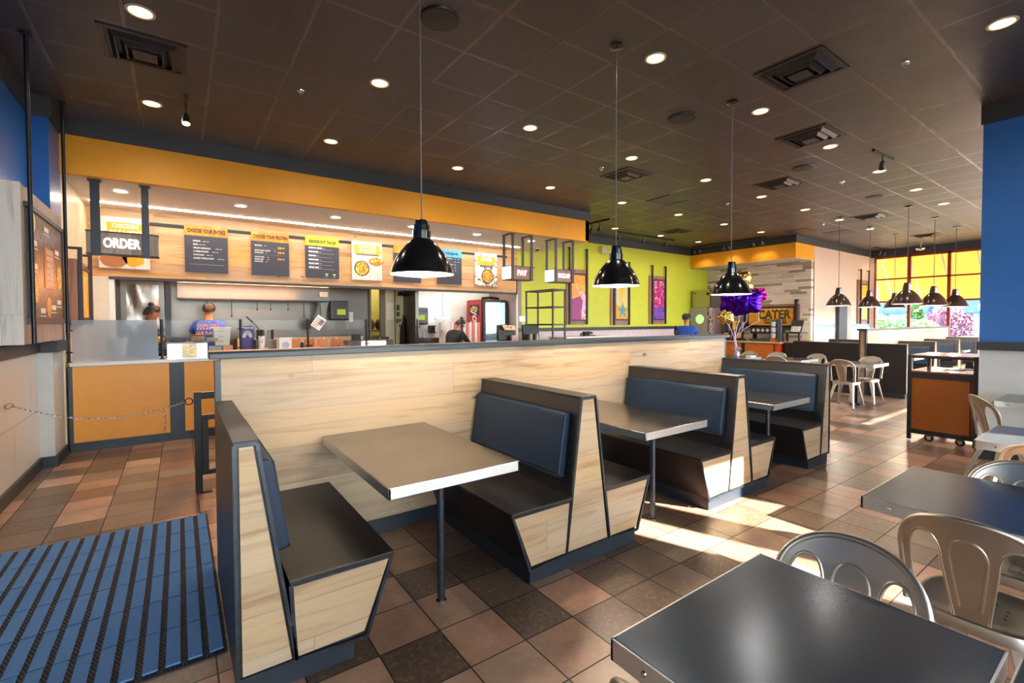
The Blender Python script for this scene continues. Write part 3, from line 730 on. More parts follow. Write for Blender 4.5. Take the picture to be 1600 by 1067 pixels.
MB().lathe([(.05, -.021), (.04, -.05), (.02, -.065), (.001, -.07)], (7.0, 8.8, 3.27), 20).build('dome', M['lamp'], t)

# ------------------------------------------------------------------ order counter
t = thing('order_counter', 'long order counter front with orange panels and dark uprights', 'counter', (2.6, 7.5, 0))
MB().box(-1.07, 6.38, 7.47, 8.2, .1, 1.018).build('carcass', M['slate'], t)
MB().box(-1.07, 6.38, 7.50, 8.2, 0, .1).build('plinth', M['slate'], t)
for a, c in ((-1.03, -.115), (.045, .96), (1.12, 2.04), (2.2, 3.12), (3.28, 4.2), (4.36, 5.28), (5.44, 6.32)):
    MB().box(a, c, 7.455, 7.472, .115, 1.012).build('front_panel', M['orangeC'], t, .001)
b = MB()
for x in (-.08, .01):
    for z in (.95, .8, .5, .3): b.tube([(x, 7.472, z), (x, 7.464, z)], .006, 8)
b.build('screw', M['blackp'], t)
MB().box(-1.05, 6.40, 7.43, 8.22, 1.018, 1.06).build('worktop', M['counterW'], t, .003)
def guard_post(x, label):
    t = thing('sneeze_guard_post', label, 'post', (x, 7.55, 1.06), 'sneeze guard posts on the counter')
    MB().tube([(x, 7.55, 1.06), (x, 7.55, 1.575)], .016, 14).build('post', M['black'], t)
    MB().lathe([(.001, 0), (.032, 0), (.032, .008), (.016, .012)], (x, 7.55, 1.06), 16).build('base', M['black'], t)
    for z in (1.18, 1.44): MB().tube([(x - .045, 7.535, z), (x + .045, 7.535, z)], .009, 8).build('clamp', M['black'], t)
for i in range(7):
    guard_post(-1.07 + i * .885, 'black sneeze guard post on the counter, ' + ('beside the side wall' if i == 0 else 'at the inner edge of the frosted panel' if i == 1 else '%s clear-glass post past the frosted panel' % ORD[i - 2]))
tag(MB().box(-1.04, -.225, 7.528, 7.536, 1.07, 1.565).build('frosted_panel', M['frost']), 'frosted glass sneeze guard panel at the start of the order counter', 'glass panel')
for i in range(1, 6):
    x = -1.07 + i * .885
    tag(MB().box(x + .03, x + .855, 7.528, 7.536, 1.20, 1.56).build('glass_panel', M['glass']), 'clear glass sneeze guard pane, %s after the frosted panel' % ORD[i - 1], 'glass panel', 'clear sneeze guard panes')

def cyl(name, label, cat, x, y, z0, z1, r, mt, r1=None, group=None, lip=None):
    r1 = r1 or r
    pr = [(.001, 0), (r, 0), (r1, z1 - z0)]
    if lip: pr += [(r1 + lip, z1 - z0), (r1 + lip, z1 - z0 - .008)]
    else: pr += [(r1 * .93, z1 - z0), (r * .93, .01), (.001, .01)]
    return tag(MB().lathe(pr, (x, y, z0), 28).build(name, mt), label, cat, group)
cyl('white_bin', 'white round food bin blurred behind the frosted panel', 'food bin', -.66, 7.85, 1.062, 1.33, .11, M['whiteg'])
cyl('blue_tub', 'blue food tub blurred behind the frosted panel', 'food tub', -.36, 7.9, 1.062, 1.27, .13, plain('tub_blue', '#4a7fc0', .4))
# bright white warmer case beside the frosted panel, with plates and pans on top
t = thing('warmer_case', 'bright white food warmer case beside the frosted panel', 'food warmer', (.1, 7.95, 1.06))
MB().box(-.14, .32, 7.80, 8.12, 1.06, 1.25).build('body', M['whiteg'], t, .006)
WG = emit('warmer_glow', '#f4f7ff', 1.2)  # glow put into plain white panels, standing in for bright reflection
MB().box(-.13, .02, 7.792, 7.80, 1.075, 1.235).build('bright_panel', WG, t)
MB().box(.20, .31, 7.792, 7.80, 1.075, 1.235).build('bright_panel', WG, t)
MB().box(.03, .19, 7.792, 7.80, 1.08, 1.225).build('window_pane', plain('warm_food', '#e8cf9a', .4, var=.3, scale=40), t)
MB().box(-.15, .36, 7.78, 8.14, 1.25, 1.262).build('top_shelf', M['steelK'], t)
cyl('skillet', 'black round skillet on the warmer case', 'pan', -.02, 7.95, 1.262, 1.335, .105, M['black'], .125, lip=.006)
for k in range(5):
    tag(MB().lathe([(.001, 0), (.05, 0), (.086, .014), (.083, .016), (.05, .004), (.001, .004)], (.215, 7.95, 1.262 + k * .0165), 28).build('plate', M['cream']), 'cream plate in the taller stack on the warmer, %s from the bottom' % ORD[k], 'plate', 'stacked plates on the warmer')
for k in range(3):
    tag(MB().lathe([(.001, 0), (.05, 0), (.083, .013), (.08, .015), (.05, .004), (.001, .004)], (.39, 7.98, 1.262 + k * .016), 28).build('plate', M['cream']), 'cream plate in the lower stack beside the tall stack, %s from the bottom' % ORD[k], 'plate', 'stacked plates on the warmer')
tag(MB().lathe([(.001, 0), (.095, .0), (.10, .008), (.001, .012)], (.21, 7.95, 1.3505), 28).tube([(.12, 7.93, 1.358), (.02, 7.90, 1.362)], .007, 8).build('pan_lid', M['black']), 'black flat griddle pan lying on the tall plate stack', 'pan')
tag(MB().ball((-.215, 7.98, 1.30), (.05, .05, .045)).build('lemon_bowl_heap', M['amberP']), 'yellow rounded food tub behind the first clear guard post', 'food tub')
tag(MB().box(.345, .50, 8.0, 8.17, 1.062, 1.188).build('shelf_riser', M['steelK']), 'small steel riser beside the warmer case', 'riser')
t = thing('storage_container', 'translucent measuring container behind the guard glass, below the cook', 'container', (.45, 8.0, 1.06))
MB().prism([(.42, 1.19), (.60, 1.19), (.62, 1.45), (.40, 1.45)], 'y', 8.02, 8.18).build('body', plain('milky_plastic', '#c3c2b0', .4), t, .008)
MB().box(.37, .63, 8.01, 8.19, 1.45, 1.462).build('rim', M['cream'], t, .003)
b = MB()
for z in (1.25, 1.32, 1.40): b.box(.46, .53, 8.013, 8.02, z, z + .012)
b.build('marking', M['txtG'], t)
tag(MB().box(.52, .64, 8.0, 8.2, 1.06, 1.188).build('cold_well', plain('salmon_tray', '#d98a66', .4)), 'salmon-coloured food tray under the translucent container', 'tray')
reds = ['#c8452a', '#e0764a', '#d8a070', '#b33a2c', '#e9b48c', '#cf5a38', '#d9c0a8', '#a83228']
for i in range(12):
    x = .72 + i * .128
    t = tag(MB().box(x, x + .112, 7.78, 7.97, 1.06, 1.10 + .05 * ((i * 7) % 3) / 2).build('food_pan', plain('food_%d' % i, reds[i % 8], .45, var=.35, scale=45)), 'filled steel topping pan on the counter, %s along from the plates' % (ORD[i] if i < 9 else ['tenth', 'eleventh', 'twelfth'][i - 9]), 'food pan', 'topping pans along the counter')
t = thing('counter_sign', 'small purple counter sign behind the second guard post', 'sign', (.83, 8.0, 1.10))
MB().box(.75, .93, 8.1, 8.115, 1.12, 1.475).build('panel', plain('sign_purple', '#3a2a7c', .4), t)
b = MB()
b.text('Sauce it up', .035, lambda x, y, d: (.84 + x, 8.098, 1.45 + y), 0, .02)
for r in (.03, .045, .06): b.tube([(.84 + r * math.cos(a), 8.098, 1.30 + r * 1.6 * math.sin(a)) for a in [PI * j / 12 for j in range(13)]], .006, 5)
b.build('lettering', M['txtW'], t)
t = thing('stock_pot', 'steel pot with a long black ladle behind the counter', 'pot', (1.06, 8.05, 1.25))
MB().lathe([(.001, 0), (.12, 0), (.12, .15), (.126, .152), (.115, .15), (.115, .01), (.001, .01)], (1.08, 8.1, 1.27), 28).build('body', M['steelK'], t)
MB().tube([(1.08, 8.1, 1.30), (.94, 8.05, 1.50), (.82, 8.02, 1.62)], .010, 8).build('ladle', M['black'], t)
tag(MB().box(.94, 1.22, 7.98, 8.2, 1.06, 1.268).build('pot_stand', M['steelK']), 'steel stand carrying the pot behind the counter', 'stand')
t = thing('napkin_box', 'white square paper box between the two guard posts', 'box', (1.28, 7.75, 1.06))
MB().box(1.20, 1.37, 7.62, 7.74, 1.06, 1.30).build('body', M['whiteg'], t, .004)
MB().disc((1.285, 7.618, 1.19), .05, 'y', 20).build('print', plain('lilac_print', '#cbb8d0', .5), t, fix=False)
for i, (x, lab) in enumerate(((.98, 'red and white patterned cup by the paper box'), (1.53, 'dark sauce bottle past the paper box'), (1.70, 'short orange sauce bottle past the paper box'))):
    cyl('cup' if i == 0 else 'sauce_bottle', lab, 'cup' if i == 0 else 'bottle', x, 7.7, 1.06, 1.33 if i == 0 else 1.22, .035, splash('cup_print', ['#c02a2a', '#f0ece6', '#e8e0da', '#a81f24'], 26, 2, True) if i == 0 else (M['lam'] if i == 1 else M['orangeD']), .045 if i == 0 else .022)
for i in range(9):
    x = 1.45 + i * .46
    tag(MB().box(x, x + .36, 7.60, 7.612, 1.06, 1.105).build('price_strip', plain('strip_%d' % (i % 2), ['#a01f6c', '#4a1a3c'][i % 2], .4)), '%s coloured label strip along the counter edge, counted from the paper box' % ORD[i], 'label', 'label strips on the counter edge')
for i in range(4):
    x = 1.42 + i * .205
    tag(MB().prism([(x, 1.06), (x + .17, 1.06), (x + .15, 1.26), (x + .12, 1.275), (x + .085, 1.25), (x + .05, 1.275), (x + .02, 1.26)], 'y', 8.0, 8.1).build('paper_bag', plain('kraft_%d' % (i % 2), ['#c98f5e', '#b87c4c'][i % 2], .7)), 'brown paper food bag on the counter, %s of four under the hood end' % ORD[i], 'bag', 'paper bags on the counter')
t = thing('display_case', 'bright white display case on the counter before the yellow doorway', 'food display', (2.7, 8, 1.06))
MB().box(2.28, 3.06, 7.9, 8.18, 1.06, 1.22).build('body', M['steelK'], t, .004)
MB().box(2.50, 2.92, 7.892, 7.90, 1.07, 1.205).build('bright_panel', emit('display_glow', '#f6f9ff', 1.5), t)  # emission imitates brightness on a white panel, no lamp inside
MB().box(2.26, 3.08, 7.88, 8.19, 1.22, 1.228).build('glass_top', M['glass'], t)

# ------------------------------------------------------------------ hanging signs
def put_front(x, z, y):
    return lambda u, v, d: (x + u, y - d, z + v)
t = thing('order_sign', 'hanging weathered wood ORDER sign with white letters on two steel straps', 'sign', (-.55, 7.65, 2.37))
MB().box(-.90, -.20, 7.62, 7.76, 2.385, 2.645).build('panel', M['woodgrey'], t)
MB().box(-.905, -.195, 7.612, 7.765, 2.645, 2.66).box(-.905, -.195, 7.612, 7.765, 2.372, 2.385).build('frame', M['black'], t)
for a, c in ((-.853, -.762), (-.365, -.29)):
    MB().box(a, c, 7.59, 7.608, 2.355, 3.27).box(a - .02, c + .02, 7.575, 7.66, 3.25, 3.27).box(a, c, 7.60, 7.64, 2.355, 2.368).build('strap', M['slate'], t, .002)
MB().text('ORDER', .165, put_front(-.565, 2.515, 7.617), 0, .022, .66, depth=.004).build('lettering', M['signglow'], t)
def hung_sign(x0, x1, word, label, fs, sx):
    t = thing(word.lower().replace('-', '') + '_sign', label, 'sign', ((x0 + x1) / 2, 7.7, 2.36))
    MB().box(x0 + .012, x1, 7.556, 7.844, 2.375, 2.62).build('panel', M['woodred'], t)
    MB().box(x0 + .001, x0 + .012, 7.556, 7.844, 2.375, 2.62).build('lit_end', M['signglow'], t)
    MB().box(x0 - .01, x1 + .05, 7.548, 7.852, 2.62, 2.634).box(x0, x1 + .02, 7.548, 7.852, 2.36, 2.375).build('frame', M['brown'], t)
    for xa in (x0 + .045, x1 - .05):
        for y in (7.545, 7.845): MB().box(xa - .03, xa + .03, y - .012, y + .003, 2.36, 3.27).build('strap', M['brown'], t)
        MB().box(xa - .03, xa + .03, 7.53, 7.86, 3.255, 3.27).build('strap_plate', M['brown'], t)
    MB().text(word, fs, put_front((x0 + x1) / 2 + .0, 2.495, 7.552), 0, .02, sx, depth=.003).build('lettering', M['signglow'], t)
hung_sign(5.335, 5.90, 'PAY', 'hanging wooden PAY sign box with a white lit end, above the registers', .15, .9)
hung_sign(6.45, 7.03, 'PICK-UP', 'hanging wooden PICK-UP sign box with a white lit end, before the lime wall', .125, .72)

# ------------------------------------------------------------------ menu boards
YM = 9.35
tag(MB().box(-.93, 6.5, 9.352, 9.37, 3.065, 3.115).build('mounting_rail', M['black']), 'black mounting rail running behind the menu boards', 'rail')
def board(x, label, hdr, title, fs=.088, sx=.56):
    t = thing('menu_board', label, 'menu board', (x + .305, 9.35, 2.36), 'menu boards over the counter')
    MB().box(x, x + .605, 9.335, 9.353, 2.362, 2.97).build('panel', M['navyb'], t)
    MB().box(x, x + .605, 9.333, 9.353, 2.965, 3.135).build('header', M[hdr], t)
    MB().box(x + .25, x + .35, 9.352, 9.366, 2.6, 2.7).build('mount', M['black'], t)
    MB().text(title, fs, put_front(x + .305, 3.04, 9.327), 0, .04, sx).build('title', M['txtK'], t)
    return t
class Lines:
    """printed lines of a board: every line becomes a part of its own"""
    def __init__(s): s.r = []
    def build(s, name, mt, t):
        for b in s.r: b.build(name, mt, t)
def bars(b, rows, y=9.3315):
    for x, z, w, h in rows:
        q = MB().box(x, x + w, y, y + .003, z, z + h)
        b.r.append(q)
t = board(.095, 'charcoal menu board titled CHOOSE YOUR ENTREE under an orange header', 'hdrO', 'CHOOSE YOUR ENTRÉE')
b = Lines(); g = Lines()
for i, s in enumerate(('BURRITO', 'BOWL', 'GRILLED QUESADILLA', '3 CHEESE NACHOS', 'TACO SALAD', 'LOADED TORTILLA SOUP')):
    z = 2.875 - i * .056; b.r.append(MB().text(s, .034, put_front(.21, z, 9.331), 0, .03, .72, align='LEFT'))
    w = len(s) * .0165; bars(g, [(.225 + w, z - .007, .05, .014), (.285 + w, z - .007, .03, .014)])
bars(g, [(.16, 2.49, .48, .006)])
b.build('lettering', M['txtW'], t); g.build('price_lettering', M['txtG'], t)
t = board(1.05, 'charcoal menu board titled CHOOSE YOUR PROTEIN under an orange header', 'hdrO', 'CHOOSE YOUR PROTEIN')
b = Lines(); g = Lines(); o = Lines()
for z, s in ((2.885, 'VEGETARIAN'), (2.80, 'GRILLED ADOBO CHICKEN'), (2.76, 'GROUND BEEF'), (2.685, 'CHICKEN TINGA'), (2.645, 'GRILLED STEAK'), (2.605, 'PULLED PORK')):
    b.r.append(MB().text(s, .03, put_front(1.10, z, 9.331), 0, .03, .68, align='LEFT')); bars(g, [(1.12 + len(s) * .0135, z - .006, .035, .012)])
for z in (2.86, 2.775, 2.66): bars(o, [(1.47, z - .012, .02, .03), (1.50, z - .014, .025, .034), (1.535, z - .006, .045, .02)])
bars(g, [(1.10, 2.84, .42, .002), (1.10, 2.725, .42, .002)])
b.build('lettering', M['txtW'], t); g.build('price_lettering', M['txtG'], t); o.build('price_lettering', M['txtO'], t)
t = board(1.935, 'charcoal menu board titled KNOCKOUT TACOS under a lime header', 'hdrG', 'KNOCKOUT TACOS', .078, .66)
b = Lines(); g = Lines(); o = Lines()
for i, w in enumerate((.24, .17, .13, .17, .18, .18)):
    z = 2.925 - i * .073; bars(b, [(1.99, z - .012, w * .55, .024), (1.99 + w * .6, z - .012, w * .4, .024)]); bars(g, [(2.01 + w, z - .006, .03, .012), (1.99, z - .03, .42 + .04 * (i % 2), .006)])
for x in (2.28, 2.42): o.r.append(MB().prism([(x, 2.45), (x + .06, 2.45), (x + .045, 2.425), (x + .03, 2.405), (x + .015, 2.425)], 'y', 9.331, 9.335)); bars(g, [(x - .01, 2.385, .07, .01)])
b.build('item_lettering', M['txtW'], t); g.build('small_lettering', M['txtG'], t); o.build('icon', plain('icon_lime', '#c8cf8a', .5), t)
t = board(4.635, 'charcoal menu board of drinks under a sky blue header', 'hdrB', 'GET YOUR DRINK ON', .068, .6)
b = Lines(); o = Lines()
for i, w in enumerate((.13, .11, .16, .20, .15)):
    z = 2.93 - i * .065; bars(b, [(4.69, z - .011, w, .022), (4.70 + w, z - .004, .12 * ((i + 1) % 2 + .4), .008)]); bars(o, [(5.06, z - .012, .03, .024)] + ([(5.13, z - .008, .05, .018)] if i < 2 else []))
b.build('item_lettering', M['txtW'], t); o.build('price_lettering', M['txtB'], t)
t = thing('menu_board', 'charcoal menu board mostly hidden behind the largest pendant', 'menu board', (3.945, 9.35, 2.36), 'menu boards over the counter')
MB().box(3.64, 4.245, 9.335, 9.353, 2.362, 2.97).build('panel', M['navyb'], t)
MB().box(3.9, 4.0, 9.352, 9.366, 2.6, 2.7).build('mount', M['black'], t)
MB().box(3.64, 4.245, 9.333, 9.353, 2.965, 3.135).build('header', M['hdrO'], t)
def blob(cx, cz, rx, rz, y, n=40, wob=.08, seed=1):
    rnd = random.Random(seed); ph = [rnd.uniform(0, 6.3) for _ in range(4)]
    return [(cx + rx * math.cos(a) * (1 + wob * math.sin(5 * a + ph[0]) + wob * .6 * math.sin(9 * a + ph[1])), cz + rz * math.sin(a) * (1 + wob * math.sin(4 * a + ph[2]))) for a in [2 * PI * i / n for i in range(n)]]
def flat(poly, y, th=.002): return MB().prism(poly, 'y', y - th, y)
def food_bowl(cx, cz, r, y, t):
    MB().lathe([(r, -.001), (r, -.004), (r * .93, -.006), (r * .9, -.003), (.001, -.003)], (cx, y, cz), 36, axis='y').build('bowl', M['bowl'], t)
    flat(blob(cx, cz, r * .88, r * .88, y, 40, .02, 3), y - .003, .003).build('food', M['food'], t)
t = thing('food_poster', 'white food poster reading CHICKEN MANGO behind the ORDER sign', 'poster', (-.66, 9.35, 2.36))
MB().box(-0.715, -0.615, 9.352, 9.366, 2.6, 2.7).build('mount', M['black'], t)
MB().box(-.965, -.355, 9.337, 9.353, 2.365, 3.145).build('panel', M['poster'], t)
MB().prism([(-.88, 2.82), (-.90, 2.92), (-.86, 2.93), (-.87, 3.06), (-.60, 3.07), (-.44, 3.05), (-.42, 2.98), (-.38, 2.96), (-.39, 2.80)], 'y', 9.333, 9.337).build('badge', M['amberP'], t)
MB().text('CHICKEN', .085, put_front(-.65, 3.01, 9.331), 0, .03, .85).text('MANGO', .115, put_front(-.65, 2.90, 9.331), 0, .035, .9, .25).build('lettering', M['txtW'], t)
flat(blob(-.79, 2.50, .16, .13, 0, 40, .03, 5), 9.337).build('bun', M['tacoD'], t); flat(blob(-.55, 2.52, .13, .12, 0, 40, .06, 6), 9.337).build('filling', M['amberP'], t)
t = thing('food_poster', 'white food poster reading MANGO SALSA IS BACK beside the largest pendant', 'poster', (3.09, 9.35, 2.36))
MB().box(3.035, 3.135, 9.352, 9.366, 2.6, 2.7).build('mount', M['black'], t)
MB().box(2.785, 3.39, 9.337, 9.353, 2.365, 3.13).build('panel', M['poster'], t)
MB().prism([(2.82, 2.88), (2.84, 2.95), (2.82, 3.0), (2.85, 3.06), (3.33, 3.06), (3.36, 2.98), (3.38, 2.89), (3.10, 2.87)], 'y', 9.333, 9.337).build('badge', M['amberP'], t)
MB().text('MANGO SALSA', .062, put_front(3.09, 3.02, 9.331), 0, .03, .85).text('IS BACK!', .1, put_front(3.09, 2.94, 9.331), 0, .035, .9, .25).build('lettering', M['txtW'], t)
MB().box(2.87, 3.33, 9.332, 9.336, 2.855, 2.882).build('ribbon', M['slatep'], t)
food_bowl(2.98, 2.595, .15, 9.337, t)
flat(blob(3.27, 2.74, .15, .085, 0, 40, .03, 8), 9.337).build('taco', M['tacoD'], t); flat(blob(3.28, 2.765, .125, .06, 0, 40, .05, 9), 9.335).build('filling', M['food'], t)
t = thing('food_poster', 'white food poster reading CATER above the red drinks cooler', 'poster', (5.9, 9.35, 2.36))
MB().box(5.840, 5.940, 9.352, 9.366, 2.6, 2.7).build('mount', M['black'], t)
MB().box(5.59, 6.2, 9.337, 9.353, 2.365, 3.13).build('panel', splash('cream_brown_print', ['#ece0dc', '#efe4e0', '#e8dcd8', '#6b4048', '#ece2de'], 5, 6, True), t)
MB().prism([(5.64, 2.84), (5.66, 2.95), (5.65, 3.05), (6.13, 3.05), (6.15, 2.95), (6.1, 2.86), (5.9, 2.82)], 'y', 9.333, 9.337).build('badge', M['amberP'], t)
MB().text('CATER', .115, put_front(5.9, 2.985, 9.331), 0, .035, .85, .15).build('lettering', M['txtW'], t)
MB().box(5.72, 6.07, 9.332, 9.336, 2.80, 2.845).build('ribbon', M['slatep'], t); food_bowl(5.93, 2.59, .165, 9.337, t)

# ------------------------------------------------------------------ framed boards on poles
t = thing('wall_sign', 'large framed black food poster on weathered board, hung from ceiling poles by the blue wall', 'sign', (-1.05, 6.2, 1.35))
MB().box(-1.19, -1.02, 5.36, 6.93, 1.355, 2.66, 0).build('backboard', M['woodgrey'], t, .003)
MB().box(-1.19, -1.02, 5.345, 5.36, 1.355, 2.66).build('board_end', M['woodpale'], t)
f = MB(); 
f.box(-1.02, -.995, 5.44, 6.97, 2.49, 2.53).box(-1.02, -.995, 5.44, 6.97, 1.53, 1.575).box(-1.02, -.995, 5.50, 5.54, 1.53, 2.53).box(-1.02, -.995, 6.87, 6.91, 1.53, 2.53)
f.build('frame', M['char'], t)
MB().box(-1.018, -1.008, 5.54, 6.87, 1.575, 2.49).build('print', M['darkfood'], t)
for y in (5.485, 6.95): MB().tube([(-.985, y, 1.36), (-.985, y, CH - .004)], .016, 12).build('pole', M['black'], t)
for y in (5.485, 6.95): MB().lathe([(.001, 0), (.04, 0), (.04, .012), (.018, .016), (.001, .016)], (-.985, y, CH - .018), 16).build('ceiling_flange', M['black'], t)
MB().box(-1.008, -1.003, 6.05, 6.45, 1.86, 2.24).build('callout', M['orangeD'], t)
def put_side(y, z, x): return lambda u, v, d: (x + d, y + u, z + v)
for i, s in enumerate(('COOKED FRESH', 'HANDCRAFTED', 'MADE DAILY', 'IN-HOUSE.', 'FRESH FLAVOR', 'EVERY DAY')):
    MB().text(s, .062 if i != 3 else .085, put_side(6.25, 2.20 - i * .06, -1.001), 0, .03, .62 if i != 3 else .7).build('lettering', M['txtW'], t)
rnd = random.Random(2)
for y, z in ((6.15, 2.38), (5.68, 2.2), (5.68, 2.0), (6.6, 2.22), (6.65, 1.72), (6.4, 1.66), (5.95, 1.62)):
    MB().box(-1.006, -1.003, y - .09, y + .09, z, z + .045).box(-1.006, -1.003, y - .12, y + .12, z - .03, z - .02).build('caption', M['txtW'], t)
for k, (y, z, r, c) in enumerate(((5.72, 1.83, .12, 'food'), (6.7, 2.0, .12, 'food'), (6.05, 2.4, .0, 'food'), (5.66, 2.40, .09, 'cream'), (6.2, 1.68, .10, 'taco'))):
    if r: MB().lathe([(r, .001), (r, .003), (r * .9, .004), (.001, .004)], (-1.008, y, z), 28, axis='x').build('dish_print', M[c], t)
def art(name, label, axis, a0, a1, p0, p1, z0, z1, q0, q1, zt, plane, mats, prints, cat='wall art'):
    """framed print on a wood board hung on two hooked poles; a along the wall, plane = board front"""
    ax = 'x' if axis == 'x' else 'y'
    t = thing(name, label, cat, ((a0 + a1) / 2, plane, z0) if ax == 'x' else (plane, (a0 + a1) / 2, z0))
    sg = -1 if ax == 'x' else 1      # towards the room
    def bx(b, u0, u1, d0, d1, w0, w1):
        lo, hi = sorted((plane + sg * d0, plane + sg * d1))
        return b.box(u0, u1, lo, hi, w0, w1) if ax == 'x' else b.box(lo, hi, u0, u1, w0, w1)
    bx(MB(), a0, a1, -.10, 0, z0, z1).build('backboard', mats, t, .002)
    f = MB(); w = .045
    bx(f, p0 - w, p1 + w, 0, .025, q1, q1 + w); bx(f, p0 - w, p1 + w, 0, .025, q0 - w, q0); bx(f, p0 - w, p0, 0, .025, q0, q1); bx(f, p1, p1 + w, 0, .025, q0, q1)
    f.build('frame', M['brown'], t)
    prints(t, bx, p0, p1, q0, q1)
    for u in (p0 - .07, p1 + .05):
        f = MB(); bx(f, u - .02, u + .02, .005, .045, z0, zt); bx(f, u - .015, u + .015, -.10, .045, zt - .03, zt); f.build('pole', M['brown'], t)
    return t
def pr_wave(t, bx, p0, p1, q0, q1):
    bx(MB(), p0, p1, 0, .008, q0, q1).build('print', splash('orange_ink', ['#f0a02a', '#f2b432', '#ee8a20', '#f2aa2e', '#f5bb3a'], 5, 1, True), t)
    w = p1 - p0; h = q1 - q0
    flat([(p0, q0), (p0, q0 + h * .45), (p0 + w * .25, q0 + h * .48), (p0 + w * .6, q0 + h * .52), (p0 + w * .78, q0 + h * .42), (p0 + w * .8, q0 + h * .32), (p0 + w * .66, q0 + h * .18), (p0 + w * .7, q0)], 9.322).build('magenta_shape', plain('ink_magenta', '#9c0d74', .4), t)
    flat([(p1, q0), (p1, q0 + h * .55), (p0 + w * .5, q0 + h * .68), (p0 + w * .42, q0 + h * .66), (p0 + w * .8, q0 + h * .44), (p0 + w * .72, q0 + h * .22), (p0 + w * .78, q0 + h * .05), (p0 + w * .9, q0)], 9.320).build('pale_shape', splash('ink_pink', ['#e8c8dc', '#d98ac0', '#f0dce8', '#c050a0'], 7, 3), t)
def pr_star(t, bx, p0, p1, q0, q1):
    bx(MB(), p0, p1, 0, .008, q0, q1).build('print', splash('pale_ink', ['#d8d3b8', '#cfd4a8', '#d9cdb4', '#e4d26a'], 3, 4), t)
    w = p1 - p0; h = q1 - q0
    flat([(p0, q0), (p0, q0 + h * .36), (p0 + w * .35, q0 + h * .3), (p0 + w * .6, q0 + h * .34), (p1, q0 + h * .24), (p1, q0)], 9.322).build('yellow_patch', M['amberP'], t)
    flat([(p0 + w * .42, q0 + h * .95), (p0 + w * .85, q0 + h * .95), (p0 + w * .62, q0 + h * .68), (p0 + w * .75, q0 + h * .68), (p0 + w * .3, q0 + h * .35), (p0 + w * .48, q0 + h * .62), (p0 + w * .36, q0 + h * .62)], 9.320).build('bolt_shape', plain('ink_yellow', '#f2c422', .4), t)
    cx, cz = p0 + w * .55, q0 + h * .2
    flat([(cx + w * (.46 if i % 2 == 0 else .17) * math.sin(i * PI / 5) * 1.0, cz + h * (.22 if i % 2 == 0 else .07) * math.cos(i * PI / 5)) for i in range(10)], 9.318).build('star_shape', splash('ink_teal', ['#2f9a86', '#2a8c9c', '#2f9a86', '#3a76b8'], 5, 2), t)
def pr_ink(t, bx, p0, p1, q0, q1):
    bx(MB(), p0, p1, 0, .008, q0, q1).build('print', splash('ink_crimson', ['#c80f68', '#d0125c', '#b8107c', '#e8c0d8', '#c80f68'], 7, 5, True), t)
    w = p1 - p0; h = q1 - q0
    flat([(p0, q0), (p0, q0 + h * .35), (p0 + w * .4, q0 + h * .3), (p0 + w * .7, q0 + h * .33), (p1, q0 + h * .3), (p1, q0)], 9.322).build('violet_shape', splash('ink_violet', ['#5a2a96', '#6a36a8', '#8a58b8', '#52268c'], 6, 6), t)
art('wall_art', 'tall framed abstract print of orange over magenta on the lime wall', 'x', 8.42, 9.18, 8.58, 9.10, 1.44, 2.93, 1.575, 2.78, 3.5, 9.335, M['woodred'], pr_wave)
art('wall_art', 'tall framed print with a teal star and yellow bolt on the lime wall', 'x', 10.12, 10.95, 10.31, 10.83, 1.41, 2.93, 1.59, 2.78, 3.27, 9.335, M['woodred'], pr_star)
art('wall_art', 'tall framed print of crimson over violet on the lime wall', 'x', 11.83, 12.63, 12.02, 12.55, 1.43, 2.93, 1.59, 2.78, 3.25, 9.335, M['woodred'], pr_ink)
def pr_yel(t, bx, p0, p1, q0, q1): bx(MB(), p0, p1, 0, .008, q0, q1).build('print', splash('ink_yellow_streak', ['#f0b818', '#f4c93a', '#e8a010', '#f6d860'], 4, 2), t)
art('wall_art', 'framed yellow print on hooked poles beside the order counter wall', 'y', 7.6, 8.5, 7.75, 8.42, 1.5, 2.3, 1.6, 2.2, 2.45, -.99, M['woodred'], pr_yel)
art('wall_art', 'framed yellow and pale print on the cream wall by the amber windows', 'x', 18.4, 19.3, 18.62, 19.2, 1.4, 2.87, 1.55, 2.7, 3.22, 6.04, M['woodred'], pr_yel)

# ------------------------------------------------------------------ kitchen
t = thing('exhaust_hood', 'long stainless kitchen hood over the cook line with hanging utensils hooks', 'kitchen hood', (1.2, 10.2, 1.9))
MB().prism([(10.0, 1.955), (10.0, 2.45), (10.58, 2.45), (10.58, 2.10), (10.08, 1.955)], 'x', -.02, 2.52).build('canopy', M['steelK'], t, .003)
MB().box(-.02, 2.52, 9.99, 10.02, 1.935, 1.962).build('drip_lip', M['black'], t)
MB().prism([(2.36, 1.955), (2.54, 1.955), (2.40, 1.50)], 'y', 10.1, 10.16).build('side_skirt', M['steelK'], t)
for i, x in enumerate((.42, .80, 1.22, 1.45, 1.76, 2.05)):
    MB().tube([(x, 10.1, 1.95), (x, 10.1, 1.95 - (.17, .30, .13, .13, .14, .30)[i])], .007, 8).tube([(x, 10.1, 1.80 if i != 1 and i != 5 else 1.66), (x, 10.1, 1.76 if i != 1 and i != 5 else 1.63)], .014, 8).build('hook_rod', M['blackp'], t)
t = thing('kitchen_fridge', 'tall polished steel cabinet with wavy reflections behind the frosted panel', 'refrigerator', (-.5, 10.4, 0))
MB().box(-.80, -.20, 10.25, 10.58, 0, 2.35).build('body', M['steelK'], t, .004)
r = []
for i in range(30):
    z = .3 + i * .065; r.append([(-.72 + j * .055, 10.235 + .012 * math.sin(z * 7 + j * .9) + .006 * math.sin(j * 1.7), z) for j in range(9)])
MB().sheet(r).build('door', metal('wavy_steel', '#857d76', .26, '', .04), t)
